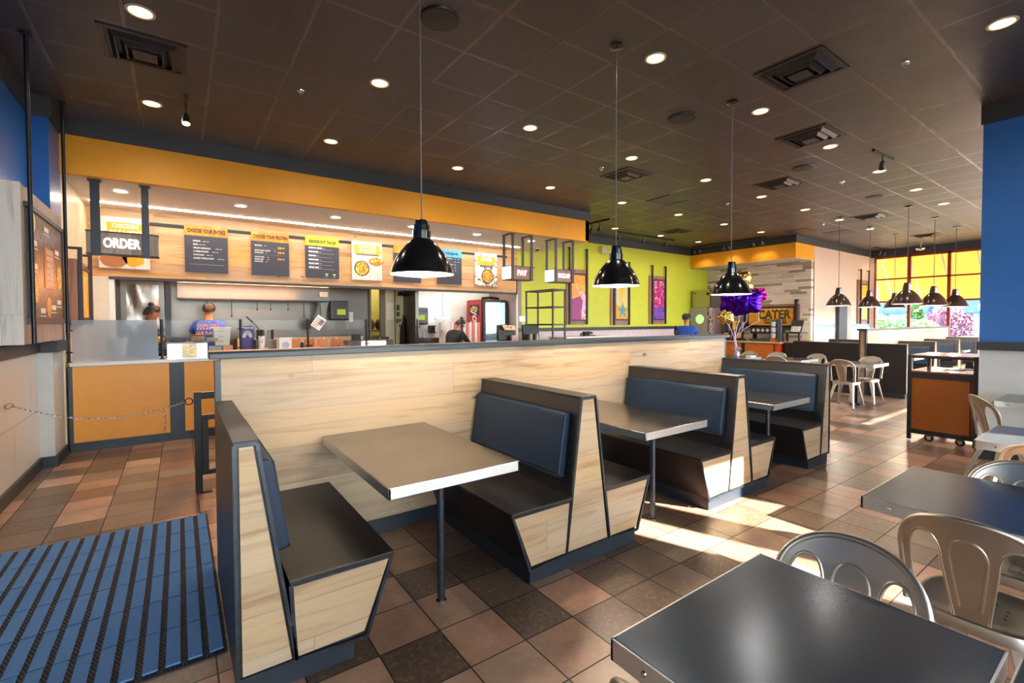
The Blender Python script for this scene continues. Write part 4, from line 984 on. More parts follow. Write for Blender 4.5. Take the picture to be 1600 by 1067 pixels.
tag(MB().box(-.185, -.11, 10.2, 10.28, 0, 2.4).build('steel_post', M['black']), 'black square upright post beside the polished steel cabinet', 'post')
t = thing('cook_line', 'stainless cook line counter under the hood', 'counter', (1.2, 10.25, 0))
MB().box(-.08, 3.3, 10.0, 10.58, 0, .92).build('body', M['steelK'], t)
MB().box(-.10, 3.32, 9.97, 10.58, .92, .96).build('worktop', M['steelK'], t, .003)
MB().box(.9, 3.3, 10.3, 10.5, .96, 1.22).build('riser', plain('cream_riser', '#c9b590', .5), t)
def towel_box(x0, x1, z0, z1, y, label):
    t = thing('towel_dispenser', label, 'towel dispenser', ((x0 + x1) / 2, y, z0))
    MB().box(x0, x1, y - .2, y, z0, z1).build('body', plain('smoke_plastic', '#2a2522', .3), t, .03, 4)
    MB().box(x0 + (x1 - x0) * .36, x0 + (x1 - x0) * .8, y - .205, y - .198, z0 + (z1 - z0) * .28, z0 + (z1 - z0) * .56).build('label', M['lime'], t)
    MB().box(x0 + .03, x1 - .03, y - .203, y - .198, z0 + (z1 - z0) * .7, z0 + (z1 - z0) * .86).build('window_strip', M['lam'], t)
towel_box(2.63, 3.03, 1.57, 1.99, 10.59, 'dark paper towel dispenser with a lime sticker on the steel wall')
towel_box(4.42, 4.90, 1.46, 1.87, 10.57, 'dark paper towel dispenser with a lime sticker on the white tile wall')
t = thing('soap_dispenser', 'small black soap dispenser beside the tiled-wall towel dispenser', 'soap dispenser', (5.0, 10.5, 1.3))
MB().box(4.98, 5.16, 10.44, 10.58, 1.25, 1.44).build('body', M['blackp'], t, .015)
MB().box(5.11, 5.15, 10.435, 10.445, 1.28, 1.42).build('window_strip', M['txtW'], t)
tag(MB().box(5.30, 5.40, 10.5, 10.58, 1.32, 1.50).build('sanitizer_box', M['whiteg']), 'small white sanitizer box on the white tile wall', 'dispenser')
t = thing('hand_sink', 'small steel hand sink with a gooseneck tap on the tile wall', 'sink', (4.8, 10.35, 1.0))
MB().box(4.5, 5.1, 10.2, 10.56, 1.02, 1.15).build('basin', M['steelK'], t, .01)
MB().tube([(4.85, 10.5, 1.15), (4.85, 10.5, 1.30), (4.83, 10.45, 1.34), (4.80, 10.38, 1.33), (4.79, 10.36, 1.29)], .012, 8).build('tap', M['chrome'], t)
t = thing('notice_sheet', 'tilted white notice sheet hanging on the steel wall under the hood end', 'notice', (2.45, 10.1, 1.5))
def rot2(cx, cz, a, pts): return [(cx + x * math.cos(a) - z * math.sin(a), cz + x * math.sin(a) + z * math.cos(a)) for x, z in pts]
MB().prism(rot2(2.30, 1.52, -.62, [(-.10, -.13), (.10, -.13), (.10, .13), (-.10, .13)]), 'y', 9.975, 9.98).build('sheet', M['whiteg'], t)
b = MB()
for i in range(5): b.prism(rot2(2.30, 1.52, -.62, [(-.08, -.10 + i * .04), (.02 + .012 * i, -.10 + i * .04), (.02 + .012 * i, -.085 + i * .04), (-.08, -.085 + i * .04)]), 'y', 9.970, 9.975)
b.prism(rot2(2.30, 1.52, -.62, [(0, -.03), (.085, -.03), (.085, .09), (0, .09)]), 'y', 9.970, 9.975)
b.build('print', M['txtG'], t)
tag(MB().box(3.08, 3.17, 10.58, 10.6, 1.54, 1.75).build('switch_plate', M['cream']), 'cream light switch plate on the steel wall beside the towel dispenser', 'switch')
tag(MB().box(2.62, 2.86, 10.56, 10.6, 2.06, 2.24).build('outlet_box', M['steelK']), 'steel electrical box high on the wall past the hood', 'outlet')
tag(MB().box(2.32, 2.48, 9.96, 9.985, 2.04, 2.14).build('hood_label', M['cream']), 'cream label card on the end of the hood', 'label')
tag(MB().box(2.98, 3.16, 10.02, 10.10, .961, 1.27).build('tablet_stand', M['blackp']), 'small black tablet at the end of the cook line', 'tablet')
# yellow doorway
d = struct(MB().box(3.90, 4.12, 10.56, 10.6, 0, 2.25).build('door_1', plain('door_cream', '#c9c2a0', .45)))
MB().box(3.93, 4.10, 10.55, 10.56, 1.58, 1.98).build('notice', plain('notice_cream', '#e2dcc0', .5), d)
struct(MB().box(3.53, 3.57, 10.55, 10.62, 0, 2.5).box(3.78, 3.90, 10.55, 10.62, 0, 2.5).box(4.12, 4.145, 10.55, 10.62, 0, 2.5).build('trim_10', plain('door_frame_brown', '#6a5a44', .5)))
b = MB()
for (x, z, w, h) in ((4.19, 1.80, .07, .13), (4.19, 1.66, .07, .10), (4.18, 1.50, .05, .10), (4.25, 1.52, .04, .08), (4.25, 1.40, .04, .07)): b.box(x, x + w, 10.592, 10.598, z, z + h)
t = tag(b.build('sticker_sheet', plain('sticker_dark', '#4a4630', .5)), 'dark printed notices stuck on the cream kitchen wall', 'notice')
t = thing('hanging_apron', 'black apron hanging on a hook beside the doorway wall', 'apron', (4.3, 10.5, 1.2))
MB().prism([(4.24, 1.0), (4.26, 1.35), (4.31, 1.52), (4.335, 1.70), (4.35, 1.52), (4.355, 1.0)], 'y', 10.50, 10.57).build('cloth', M['jacket'], t, .01)
tag(MB().lathe([(.001, 0), (.05, 0), (.07, .04), (.04, .10), (.001, .11)], (4.27, 10.54, 2.14), 16).build('wall_clock', M['blackp']), 'small black device high on the cream kitchen wall', 'speaker')
t = thing('storage_shelf', 'shelf of brown bags and tubs seen through the yellow doorway', 'shelf', (3.7, 11.3, 0))
MB().box(3.4, 4.2, 11.1, 11.5, 1.30, 1.33).box(3.4, 4.2, 11.1, 11.5, .9, .93).box(3.4, 3.43, 11.1, 11.5, 0, 1.7).box(4.17, 4.2, 11.1, 11.5, 0, 1.7).build('frame', M['steelK'], t)
for i in range(3):
    tag(MB().ball((3.62 + i * .17, 11.2, 1.465), (.08, .08, .13)).build('paper_sack', plain('sack_%d' % i, ['#5a4030', '#7a4f38', '#4a3a30'][i], .8)), 'brown sack on the shelf through the doorway, %s in line' % ORD[i], 'sack', 'sacks on the back-room shelf')
tag(MB().box(3.75, 4.1, 11.12, 11.3, 1.0, 1.2).build('tub', plain('tub_olive', '#8a8a68', .6)), 'olive tub on the lower back-room shelf', 'tub')
tag(MB().lathe([(.001, 0), (.11, 0), (.12, .24), (.125, .24), (.001, .25)], (3.72, 10.2, .96), 20).build('steel_bucket', M['chrome']), 'shiny steel bucket before the yellow doorway', 'bucket')
tag(MB().box(3.35, 4.0, 10.0, 10.45, 0, .96).build('prep_cart', M['steelK']), 'steel prep cart standing before the yellow doorway', 'cart')
# red drinks cooler
t = thing('drinks_cooler', 'tall red drinks cooler with a lit glass door and white script', 'drinks cooler', (6.4, 10.1, 0))
MB().box(6.055, 6.76, 9.78, 10.5, 0, 2.07).build('cabinet', M['blackp'], t, .008)
MB().box(6.04, 6.06, 9.80, 10.5, .05, 2.05).build('side_panel', M['red'], t, .003)
MB().box(6.12, 6.72, 9.765, 9.785, .12, 2.0).build('back_glow', M['screen'], t)
for z in (.35, .7, 1.05, 1.30): MB().box(6.13, 6.71, 9.75, 9.766, z, z + .012).build('shelf', M['steelK'], t)
BT = splash('bottle_rows', ['#7a1a1c', '#b8c8c8', '#3a5a4a', '#d8e4e4', '#8a2a20', '#2a3a5a'], 16, 3, True)
for z, h in ((1.317, .14), (1.067, .2), (.717, .22)): MB().box(6.14, 6.70, 9.752, 9.765, z, z + h).build('bottle_row', BT, t)
MB().box(6.12, 6.72, 9.73, 9.742, .1, 2.02).build('door_glass', glassy('cooler_glass', '#f0fbff', .9), t)
f = MB().box(6.06, 6.12, 9.722, 9.78, .08, 2.05).box(6.72, 6.76, 9.722, 9.78, .08, 2.05).box(6.12, 6.72, 9.722, 9.78, 2.0, 2.05).box(6.12, 6.72, 9.722, 9.78, .08, .12)
f.build('door_frame', M['char'], t)
MB().box(6.035, 6.041, 9.90, 10.36, 1.68, 1.95).build('panel', M['blackp'], t)
MB().box(6.031, 6.036, 9.95, 10.31, 1.80, 1.88).build('picture', splash('panel_print', ['#d8641c', '#7a8a2a', '#e89a2a'], 9, 2), t)
MB().text('Coca-Cola', .42, lambda u, v, d: (6.036 - d, 10.15 + v, 1.12 + u), 0, .012, .85, .35, depth=.002).build('lettering', M['txtW'], t)
tag(MB().tube([(6.15, 9.95, 2.105), (6.4, 9.95, 2.13), (6.65, 9.95, 2.107)], .03, 8).build('bag_roll', M['steelK']), 'crumpled foil roll on top of the red cooler', 'bag')
t = thing('pull_cord', 'thin hanging cord with a hook before the white tile wall', 'cord', (5.3, 10.3, 1.6))
MB().tube([(5.25, 10.3, 2.75), (5.25, 10.3, 1.72), (5.27, 10.3, 1.68), (5.25, 10.3, 1.65), (5.23, 10.3, 1.68)], .006, 6).build('cord', M['txtG'], t)
tag(MB().box(5.18, 5.46, 10.53, 10.58, 1.585, 1.61).build('wall_ledge', M['whiteg']), 'short white ledge on the tile wall above the bent worker', 'ledge')
t = thing('striped_screen', 'pink and white striped plastic strip stand beside the red cooler', 'screen', (5.6, 9.72, 0))
MB().box(5.12, 5.92, 9.68, 9.70, .9, 1.0, 0).build('rail', M['whiteg'], t)
b = MB(); w = MB()
for i in range(10): (b if i % 2 else w).prism([(5.13 + i * .079 + .0395 + .0395 * math.cos(a), 9.66 + .02 * math.sin(a)) for a in [2 * PI * j / 10 for j in range(10)]], 'z', .9, 1.51)
b.build('pink_strip', plain('strip_pink', '#d97a68', .4), t); w.build('white_strip', plain('strip_white', '#f0dcd4', .4), t)
# registers
def register(x, label, screen):
    t = thing('register', label, 'register', (x + .22, 7.9, 1.06))
    MB().box(x + .02, x + .40, 7.8, 8.05, 1.06, 1.10).build('base', M['blackp'], t, .01)
    MB().prism([(7.80, 1.15), (7.86, 1.45), (7.90, 1.46), (7.88, 1.12)], 'x', x, x + .40).build('monitor', M['blackp'], t, .008)
    MB().box(x + .16, x + .24, 7.88, 7.95, 1.10, 1.3).build('stand', M['blackp'], t)
    return t
t = register(5.22, 'black register with an orange card on top, by the red cooler', True)
MB().prism([(5.34, 1.36), (5.62, 1.35), (5.60, 1.45), (5.28, 1.46)], 'y', 7.775, 7.785).build('menu_card', splash('card_print', ['#e0a04a', '#c86a2a', '#e8c88a', '#b8502a'], 14, 7), t)
tag(MB().box(5.47, 5.62, 7.70, 7.76, 1.06, 1.25).build('gift_card_stand', splash('gift_print', ['#8a3a3a', '#c89088', '#6a2a30'], 20, 3)), 'small reddish card holder in front of the first register', 'card holder')
register(5.85, 'black register with its back turned, beside the steel canisters', False)
for i, x in enumerate((5.90, 6.06)):
    cyl('canister', 'brushed steel canister before the second register, %s of two' % ORD[i], 'canister', x, 7.68, 1.06, 1.27, .075, M['steelK'], group='canisters by the register')
tag(MB().box(6.24, 6.38, 7.6, 7.9, 1.06, 1.13).build('cash_tray', M['blackp']), 'flat black tray at the end of the counter', 'tray')
t = thing('wire_shelf_unit', 'tall black open wire shelf unit at the pick-up end', 'shelf', (6.65, 8.1, 0))
for x in (6.48, 6.82):
    for y in (7.62, 8.55): MB().box(x - .015, x + .015, y - .015, y + .015, 0, 2.22).build('upright', M['brown'], t)
for z in (2.19, 1.82, 1.44, .8):
    MB().box(6.46, 6.84, 7.60, 7.63, z, z + .03).box(6.46, 6.84, 8.54, 8.57, z, z + .03).box(6.465, 6.495, 7.6, 8.57, z, z + .03).box(6.805, 6.835, 7.6, 8.57, z, z + .03).build('shelf_frame', M['brown'], t)
t = thing('pickup_counter', 'low brown counter behind the partition at the pick-up end', 'counter', (7.6, 8.2, 0))
MB().box(6.95, 8.5, 7.7, 8.3, 0, 1.15).build('body', plain('pickup_brown', '#8a5a34', .45), t, .004)
MB().box(6.93, 8.52, 7.68, 8.32, 1.15, 1.18).build('worktop', M['counterW'], t)
b = MB(); rnd = random.Random(9)
for i in range(6): b.tube([(7.72 + .10 * math.cos(a * (1 + i * .1)) + .02 * i, 7.95 + .09 * math.sin(a + i), 1.20 + .012 * i + .02 * math.sin(3 * a + i)) for a in [2 * PI * j / 18 for j in range(19)]], .012, 6)
b.tube([(7.6, 7.95, 1.24), (7.9, 7.9, 1.194), (8.05, 7.92, 1.194)], .012, 6)
tag(b.build('cable_coil', M['blackp']), 'tangled black cable lying on the pick-up counter', 'cable')
tag(MB().box(6.87, 7.10, 9.355, 9.369, 1.52, 1.66).build('outlet_plate', M['whiteg']), 'white double switch plate on the lime wall beside the menu wall', 'switch')
tag(MB().box(9.68, 9.86, 9.25, 9.37, 3.44, 3.62).build('emergency_wall_lamp', M['cream']), 'small cream emergency lamp high on the lime wall', 'emergency light')

# ------------------------------------------------------------------ people
def body_mesh(name, joints, bones, mt, parent, sub=2):
    """joints: name -> (pos, rx, ry); bones: pairs; grown as one skin"""
    me = bpy.data.meshes.new(name); keys = list(joints); ix = {k: i for i, k in enumerate(keys)}
    off = org(parent)
    me.from_pydata([Vector(joints[k][0]) - off for k in keys], [(ix[a], ix[b]) for a, b in bones], [])
    o = bpy.data.objects.new(name, me); COL.objects.link(o)
    sk = o.modifiers.new('skin', 'SKIN'); sk.use_smooth_shade = True
    ss = o.modifiers.new('smooth', 'SUBSURF'); ss.levels = sub; ss.render_levels = sub
    for k in keys:
        v = me.skin_vertices[0].data[ix[k]]; v.radius = (joints[k][1], joints[k][2]); v.use_root = (ix[k] == 0)
    dg = bpy.context.evaluated_depsgraph_get(); dg.update()
    m2 = bpy.data.meshes.new_from_object(o.evaluated_get(dg))
    o.modifiers.clear(); o.data = m2; m2.materials.clear(); m2.materials.append(mt)
    m2.polygons.foreach_set('use_smooth', [True] * len(m2.polygons)); m2.update()
    bpy.data.meshes.remove(me); o.parent = parent
    return o
def person(label, at, yaw, H, lean, hands, skin, shirt, cap=None, hair=True, bun=False, turn=0.0, long_sleeve=False, elbow=None):
    """standing figure; local frame: x = its front, y = its own left hand side"""
    t = thing('person', label, 'person', (at[0], at[1], 0)); k = H / 1.75
    def W(p): c, s = math.cos(yaw), math.sin(yaw); return Vector((at[0] + p[0] * c - p[1] * s, at[1] + p[0] * s + p[1] * c, p[2]))
    def up(h, fx=0, y=0):      # a point on the trunk, leaning about the hips
        d = (h - .95 * k); return (fx + d * math.sin(lean), y, .95 * k + d * math.cos(lean))
    sh = up(1.42 * k)
    J = {'pelvis': (W(up(.95 * k)), .13 * k, .11 * k), 'belly': (W(up(1.12 * k)), .12 * k, .10 * k), 'chest': (W(up(1.30 * k)), .135 * k, .10 * k), 'neckb': (W(up(1.43 * k)), .065 * k, .065 * k), 'neck': (W(up(1.52 * k, .015)), .055 * k, .055 * k),
         'chin': (W(up(1.58 * k, .03)), .07 * k, .075 * k), 'head': (W(up(1.67 * k, .02)), .082 * k, .098 * k), 'crown': (W(up(1.735 * k, .01)), .058 * k, .066 * k)}
    B = [('pelvis', 'belly'), ('belly', 'chest'), ('chest', 'neckb'), ('neckb', 'neck'), ('neck', 'chin'), ('chin', 'head'), ('head', 'crown')]
    for sd, hd in ((1, hands[0]), (-1, hands[1])):
        n = 'l' if sd > 0 else 'r'
        S = up(1.40 * k, 0, .185 * k * sd); Hn = hd
        E = ((S[0] + Hn[0]) / 2 - .05, (S[1] + Hn[1]) / 2 + .07 * sd, (S[2] + Hn[2]) / 2 - .07)
        J['sh' + n] = (W(S), .05 * k, .05 * k); J['el' + n] = (W(E), .044 * k, .044 * k); J['wr' + n] = (W(Hn), .028 * k, .028 * k)
        dv = (Vector(Hn) - Vector(E)).normalized()
        pm = Vector(Hn) + dv * .05; J['pa' + n] = (W(pm), .030 * k, .022 * k)
        B += [('chest', 'sh' + n), ('sh' + n, 'el' + n), ('el' + n, 'wr' + n), ('wr' + n, 'pa' + n)]
        for q, (oy, ln) in enumerate(((-.024, .07), (-.008, .082), (.009, .076), (.024, .06))):
            f1 = pm + dv * (.045) + Vector((0, oy, 0)); f2 = f1 + dv * ln * .6 + Vector((0, 0, -.02))
            J['f%s%d' % (n, q)] = (W(f1), .009, .009); J['g%s%d' % (n, q)] = (W(f2), .0075, .0075)
            B += [('pa' + n, 'f%s%d' % (n, q)), ('f%s%d' % (n, q), 'g%s%d' % (n, q))]
        th = pm + Vector((.01, -.04 * sd, .01)) + dv * .01; J['t' + n] = (W(th), .010, .010); B.append(('pa' + n, 't' + n))
        hp = (0, .10 * k * sd, .90 * k); J['hip' + n] = (W(hp), .095 * k, .095 * k); J['kn' + n] = (W((.02, .10 * k * sd, .50 * k)), .06 * k, .06 * k)
        J['an' + n] = (W((-.01, .10 * k * sd, .09 * k)), .042 * k, .042 * k); J['to' + n] = (W((.15, .11 * k * sd, .04 * k)), .04, .035)
        B += [('pelvis', 'hip' + n), ('hip' + n, 'kn' + n), ('kn' + n, 'an' + n), ('an' + n, 'to' + n)]
    body_mesh('body', J, B, skin, t)
    # clothes follow the same skeleton, a little fuller
    g = 1.3
    TJ = {q: (J[q][0], J[q][1] * g + .006, J[q][2] * g + .006) for q in ('pelvis', 'belly', 'chest')}
    TJ['neckb'] = (W(up(1.455 * k)), .12 * k, .112 * k); TB = [('pelvis', 'belly'), ('belly', 'chest'), ('chest', 'neckb')]
    for n in 'lr':
        TJ['sh' + n] = (J['sh' + n][0], .082 * k, .082 * k); TB.append(('chest', 'sh' + n))
        S, E = J['sh' + n][0], J['el' + n][0]
        if long_sleeve:
            TJ['el' + n] = (E, .06 * k, .06 * k); TJ['wr' + n] = (J['wr' + n][0], .04 * k, .04 * k); TB += [('sh' + n, 'el' + n), ('el' + n, 'wr' + n)]
        else:
            TJ['sl' + n] = (S.lerp(E, .72), .066 * k, .066 * k); TB.append(('sh' + n, 'sl' + n))
    body_mesh('shirt', TJ, TB, shirt, t)
    PJ = {'pelvis': (J['pelvis'][0], .165 * k, .135 * k)}; PB = []
    for n in 'lr':
        PJ['hip' + n] = (J['hip' + n][0], .108 * k, .108 * k); PJ['kn' + n] = (J['kn' + n][0], .075 * k, .075 * k); PJ['an' + n] = (J['an' + n][0], .06 * k, .06 * k)
        PB += [('pelvis', 'hip' + n), ('hip' + n, 'kn' + n), ('kn' + n, 'an' + n)]
    body_mesh('trousers', PJ, PB, M['trouser'], t)
    hc = W(up(1.665 * k, .02)); R = Matrix.Rotation(yaw + turn, 3, 'Z') @ Matrix.Rotation(lean, 3, 'Y')
    def head_part(name, mk, mt):
        b = mk(); b.v = [tuple(hc + R @ Vector(v)) for v in b.v]; return b.build(name, mt, t)
    head_part('face', lambda: MB().prism([(.082, .0), (.118, -.028), (.085, -.035)], 'y', -.013, .013).ball((.088, .033, .006), (.008, .014, .007), 10, 6).ball((.088, -.033, .006), (.008, .014, .007), 10, 6).ball((.086, 0, -.062), (.009, .024, .007), 10, 6).ball((0, .088, -.012), (.018, .012, .03), 10, 6).ball((0, -.088, -.012), (.018, .012, .03), 10, 6), skin)
    if hair:
        def hr():
            b = MB(); rings = []
            for i in range(9):
                th = i / 8 * PI * .60
                rings.append([((-.012 + .112 * math.sin(th) * math.cos(a)), .098 * math.sin(th) * math.sin(a), .012 + .105 * math.cos(th) - (.05 * max(0, -math.cos(a)) * i / 8) + (.045 * max(0, math.cos(a)) * i / 8)) for a in [2 * PI * j / 20 for j in range(20)]])
            return b.loft(rings[::-1], 0, True, False)
        head_part('hair', hr, M['hair'])
    if bun: head_part('hair_bun', lambda: MB().ball((-.03, 0, .125), (.042, .042, .038)), M['hair'])
    if cap:
        def cp():
            b = MB(); b.lathe([(.102, .005), (.106, .03), (.095, .08), (.06, .112), (.001, .12)], (0, 0, 0), 24)
            b.prism([(.06 + .13 * math.cos(a), .085 * math.sin(a)) for a in [-PI / 2 + PI * j / 12 for j in range(13)]], 'z', .018, .028); return b
        head_part('cap', cp, cap)
    return t, W, up, k
bk = M['blackp']
t, W, up, k = person('person in a blue printed staff shirt seen from behind, working at the cook line', (.42, 9.62), 1.45, 1.86, .10, ((.38, .20, 1.22), (.38, -.22, 1.22)), M['skin'], M['shirt'], hair=True)
def on_back(h0):
    c, s = math.cos(1.45), math.sin(1.45)
    def f(u, v, d):
        p = up(h0 * k + v); q = W((p[0] - .182 - d, 0, p[2])); return (q.x + u * s, q.y - u * c, q.z)
    return f
MB().text('EXPLORE', .085, on_back(1.385), 0, .02, .92).build('shirt_print', plain('shirt_ink_red', '#d8703c', .6), t, fix=False)
MB().text('OUR FLAVORS', .075, on_back(1.27), 0, .02, .72).build('shirt_print', plain('shirt_ink_gold', '#eaa028', .6), t, fix=False)
b = MB(); f = on_back(1.33)
for i in range(8): b.add([f(-.16 + i * .043 + a, .006 + c, .002) for a, c in ((0, 0), (.02, 0), (.02, .012), (0, .012))], [(0, 1, 2, 3)])
b.build('shirt_print', M['txtW'], t, fix=False)
person('person with dark hair tied up, half hidden behind the frosted panel', (-.46, 9.7), .25, 1.80, .12, ((.36, .16, 1.25), (.36, -.16, 1.25)), M['skin2'], M['jacket'], bun=True, long_sleeve=True)
person('person in a black jacket bending over by the striped strips and red cooler', (4.80, 9.12), .35, 1.66, .55, ((.62, .16, .98), (.62, -.16, .98)), M['skin'], M['jacket'], bun=True, long_sleeve=True)
person('person in a blue staff shirt and black cap leaning by the drink dispenser', (9.75, 6.62), .62, 1.70, .30, ((.52, .18, 1.05), (.50, -.18, 1.0)), M['skin'], M['shirt'], cap=bk, hair=True)

# ------------------------------------------------------------------ drinks alcove at the stone wall
t = thing('drink_dispenser', 'tall grey drink dispenser with white script on its side panel', 'drink dispenser', (14.3, 9.0, 0))
MB().box(13.95, 14.75, 8.72, 9.33, .897, 1.96).build('cabinet', plain('dispenser_grey', '#9c9790', .35), t, .015)
MB().box(13.96, 14.75, 8.50, 8.72, .897, 1.95).build('side_panel', plain('dispenser_mauve', '#7a5f5e', .4), t, .05, 5)
MB().disc((13.945, 8.98, 1.58), .15, 'x', 28).build('round_light', emit('green_glow', '#3fae2e', .8), t, fix=False)
MB().text('Coca-Cola', .22, lambda u, v, d: (13.955 - d, 8.61 + v, 1.45 + u), 0, .01, 1.0, .35, depth=.002).build('lettering', M['txtW'], t)
t = thing('ice_machine', 'boxy steel ice machine standing on the drink dispenser', 'ice machine', (14.3, 9.0, 1.96))
MB().box(14.0, 14.75, 8.66, 9.30, 1.965, 2.53).build('body', metal('ice_steel', '#b8b09c', .35, 'z', .1), t, .006)
MB().box(14.0, 14.75, 8.60, 8.66, 1.965, 2.52).build('side_cover', plain('ice_brown', '#5a4a44', .4), t, .004)
MB().box(13.995, 14.0, 9.14, 9.24, 2.42, 2.45).box(13.995, 14.0, 8.68, 8.78, 2.36, 2.44).build('label', M['blackp'], t)
t = thing('service_counter', 'orange drinks counter with a pale worktop at the stone wall', 'counter', (14.5, 7.4, 0))
MB().box(14.24, 14.98, 6.66, 9.34, .09, .85).build('carcass', M['blackp'], t)
for a, c in ((6.76, 7.62), (7.74, 8.30), (8.34, 9.30)): MB().box(14.225, 14.24, a, c, .1, .83).build('door', M['orangeD'], t, .002)
MB().box(14.21, 14.98, 6.62, 6.72, .02, .85).build('end_post', plain('red_orange_post', '#c8481a', .4), t)
MB().box(14.18, 14.99, 6.56, 9.34, .85, .895).build('worktop', plain('sand_worktop', '#cdb594', .35), t, .004)
MB().box(14.26, 14.98, 6.7, 9.34, 0, .09).build('plinth', M['blackp'], t)
t = thing('side_counter', 'dark low counter beside the orange drinks counter', 'counter', (14.6, 6.35, 0))
MB().box(14.4, 14.98, 6.13, 6.54, 0, .88).build('body', M['blackp'], t)
MB().box(14.36, 14.99, 6.11, 6.55, .88, .92).build('worktop', plain('tan_worktop', '#b08a68', .35), t)
MB().box(14.4, 14.44, 6.13, 6.17, .92, 1.15).box(14.4, 14.44, 6.44, 6.5, .92, 1.15).box(14.4, 14.9, 6.12, 6.51, 1.15, 1.18).build('raised_shelf', M['black'], t)
t = thing('tablet_sign', 'slanted black framed tablet sign on the raised shelf by the cream wall', 'sign', (14.5, 6.3, 1.18))
MB().prism([(14.42, 1.18), (14.44, 1.18), (14.62, 1.53), (14.60, 1.53)], 'y', 6.10, 6.42).build('frame', M['blackp'], t)
MB().add([(14.425, 6.39, 1.20), (14.425, 6.13, 1.20), (14.595, 6.13, 1.51), (14.595, 6.39, 1.51)], [(0, 1, 2, 3)]).build('card', splash('card_pale', ['#c8ccd0', '#d8d2c8', '#b0a898', '#dcdcdc'], 12, 4), t)
t = thing('cater_sign', 'framed amber CATER WITH QDOBA sign on poles against the stone wall', 'sign', (14.9, 7.15, 1.3))
MB().box(14.93, 14.98, 6.36, 8.0, 1.30, 2.02).build('backboard', M['woodred'], t)
MB().box(14.90, 14.93, 6.46, 7.92, 1.32, 1.95).build('frame', M['blackp'], t)
MB().box(14.892, 14.90, 6.52, 7.86, 1.38, 1.90).build('print', splash('amber_print', ['#e8981c', '#eca42a', '#d98a1e', '#f0b03a', '#c8641e'], 5, 5), t)
def face_w(y, z, x): return lambda u, v, d: (x - d, y - u, z + v)
b = MB().text('CATER', .36, face_w(7.08, 1.70, 14.888), 0, .035, .86).text('WITH QDOBA', .125, face_w(7.05, 1.525, 14.888), 0, .035, .85)
b.box(14.887, 14.89, 6.70, 7.35, 1.43, 1.475); b.build('lettering', plain('sign_ink', '#39401a', .5), t)
b = MB()
for i in range(5): b.box(14.887, 14.89, 6.75 + i * .14, 6.79 + i * .14, 1.84, 1.87)
b.build('star_row', M['txtW'], t)
for y in (6.40, 7.93): MB().box(14.84, 14.9, y, y + .07, 1.2, 2.14).box(14.84, 14.98, y, y + .07, 2.11, 2.15).build('pole', M['brown'], t)
t = thing('tea_brewer', 'wide black tea brewer with a row of pale cups print under the amber sign', 'tea brewer', (14.6, 7.1, .9))
MB().box(14.55, 14.85, 6.72, 7.62, 1.12, 1.30).build('body', M['blackp'], t, .01)
b = MB()
for i in range(6): b.lathe([(.001, -.006), (.05, -.004), (.001, -.002)], (14.55, 6.82 + i * .14, 1.23), 12, axis='x')
b.build('dial', M['cream'], t)
MB().box(14.45, 14.85, 6.75, 7.6, .895, .97).build('drip_tray', M['steelK'], t, .006)
for y in (6.78, 7.57): MB().box(14.65, 14.8, y - .03, y + .03, .97, 1.12).build('leg', M['blackp'], t)
t = thing('cup_tower', 'vertical stack of clear cup dispensers beside the amber sign', 'cup dispenser', (14.4, 6.72, .9))
for i in range(3): MB().lathe([(.001, 0), (.075, 0), (.06, -.14), (.001, -.14)], (14.30, 6.80, 1.49 - i * .17), 18).build('cup_stack', plain('cup_white', '#cfd2d6', .3) if i == 0 else bpy.data.materials['cup_white'], t)
MB().box(14.375, 14.43, 6.71, 6.89, .896, 1.52).build('rack', M['blackp'], t)
MB().box(14.24, 14.37, 6.73, 6.87, .896, 1.0).build('caddy', M['orangeD'], t)
tag(MB().box(14.25, 14.33, 6.575, 6.685, .897, 1.56).build('menu_stand', plain('slate_stand', '#4a4a58', .4), bevel=.004), 'tall slate leaflet stand at the end of the drinks counter', 'stand')
for i, (y, z1, lab) in enumerate(((8.26, 1.50, 'steel and black tea urn at the dispenser end of the counter'), (7.84, 1.48, 'steel and black tea urn beside the amber sign'))):
    t = thing('tea_urn', lab, 'tea urn', (14.4, y, .9))
    MB().lathe([(.001, .30), (.10, .30), (.11, .58), (.001, .60)], (14.42, y, .9), 24).build('tank', M['steelK'], t)
    MB().lathe([(.001, 0), (.13, 0), (.13, .05), (.06, .08), (.09, .30), (.001, .30)], (14.42, y, .9), 24).build('stand', M['blackp'], t)
    MB().box(14.27, 14.31, y - .06, y + .06, .99, 1.14).build('label', M['amberP'], t)
t = thing('tea_urn', 'amber and red tea urn standing between the two steel urns', 'tea urn', (14.4, 8.05, .9))
MB().lathe([(.001, 0), (.08, 0), (.08, .34), (.001, .34)], (14.42, 8.05, .9), 20).build('base', plain('urn_red', '#7a2a1a', .35), t)
MB().lathe([(.08, .34), (.085, .60), (.001, .62)], (14.42, 8.05, .9), 20).build('tank', M['amberP'], t)

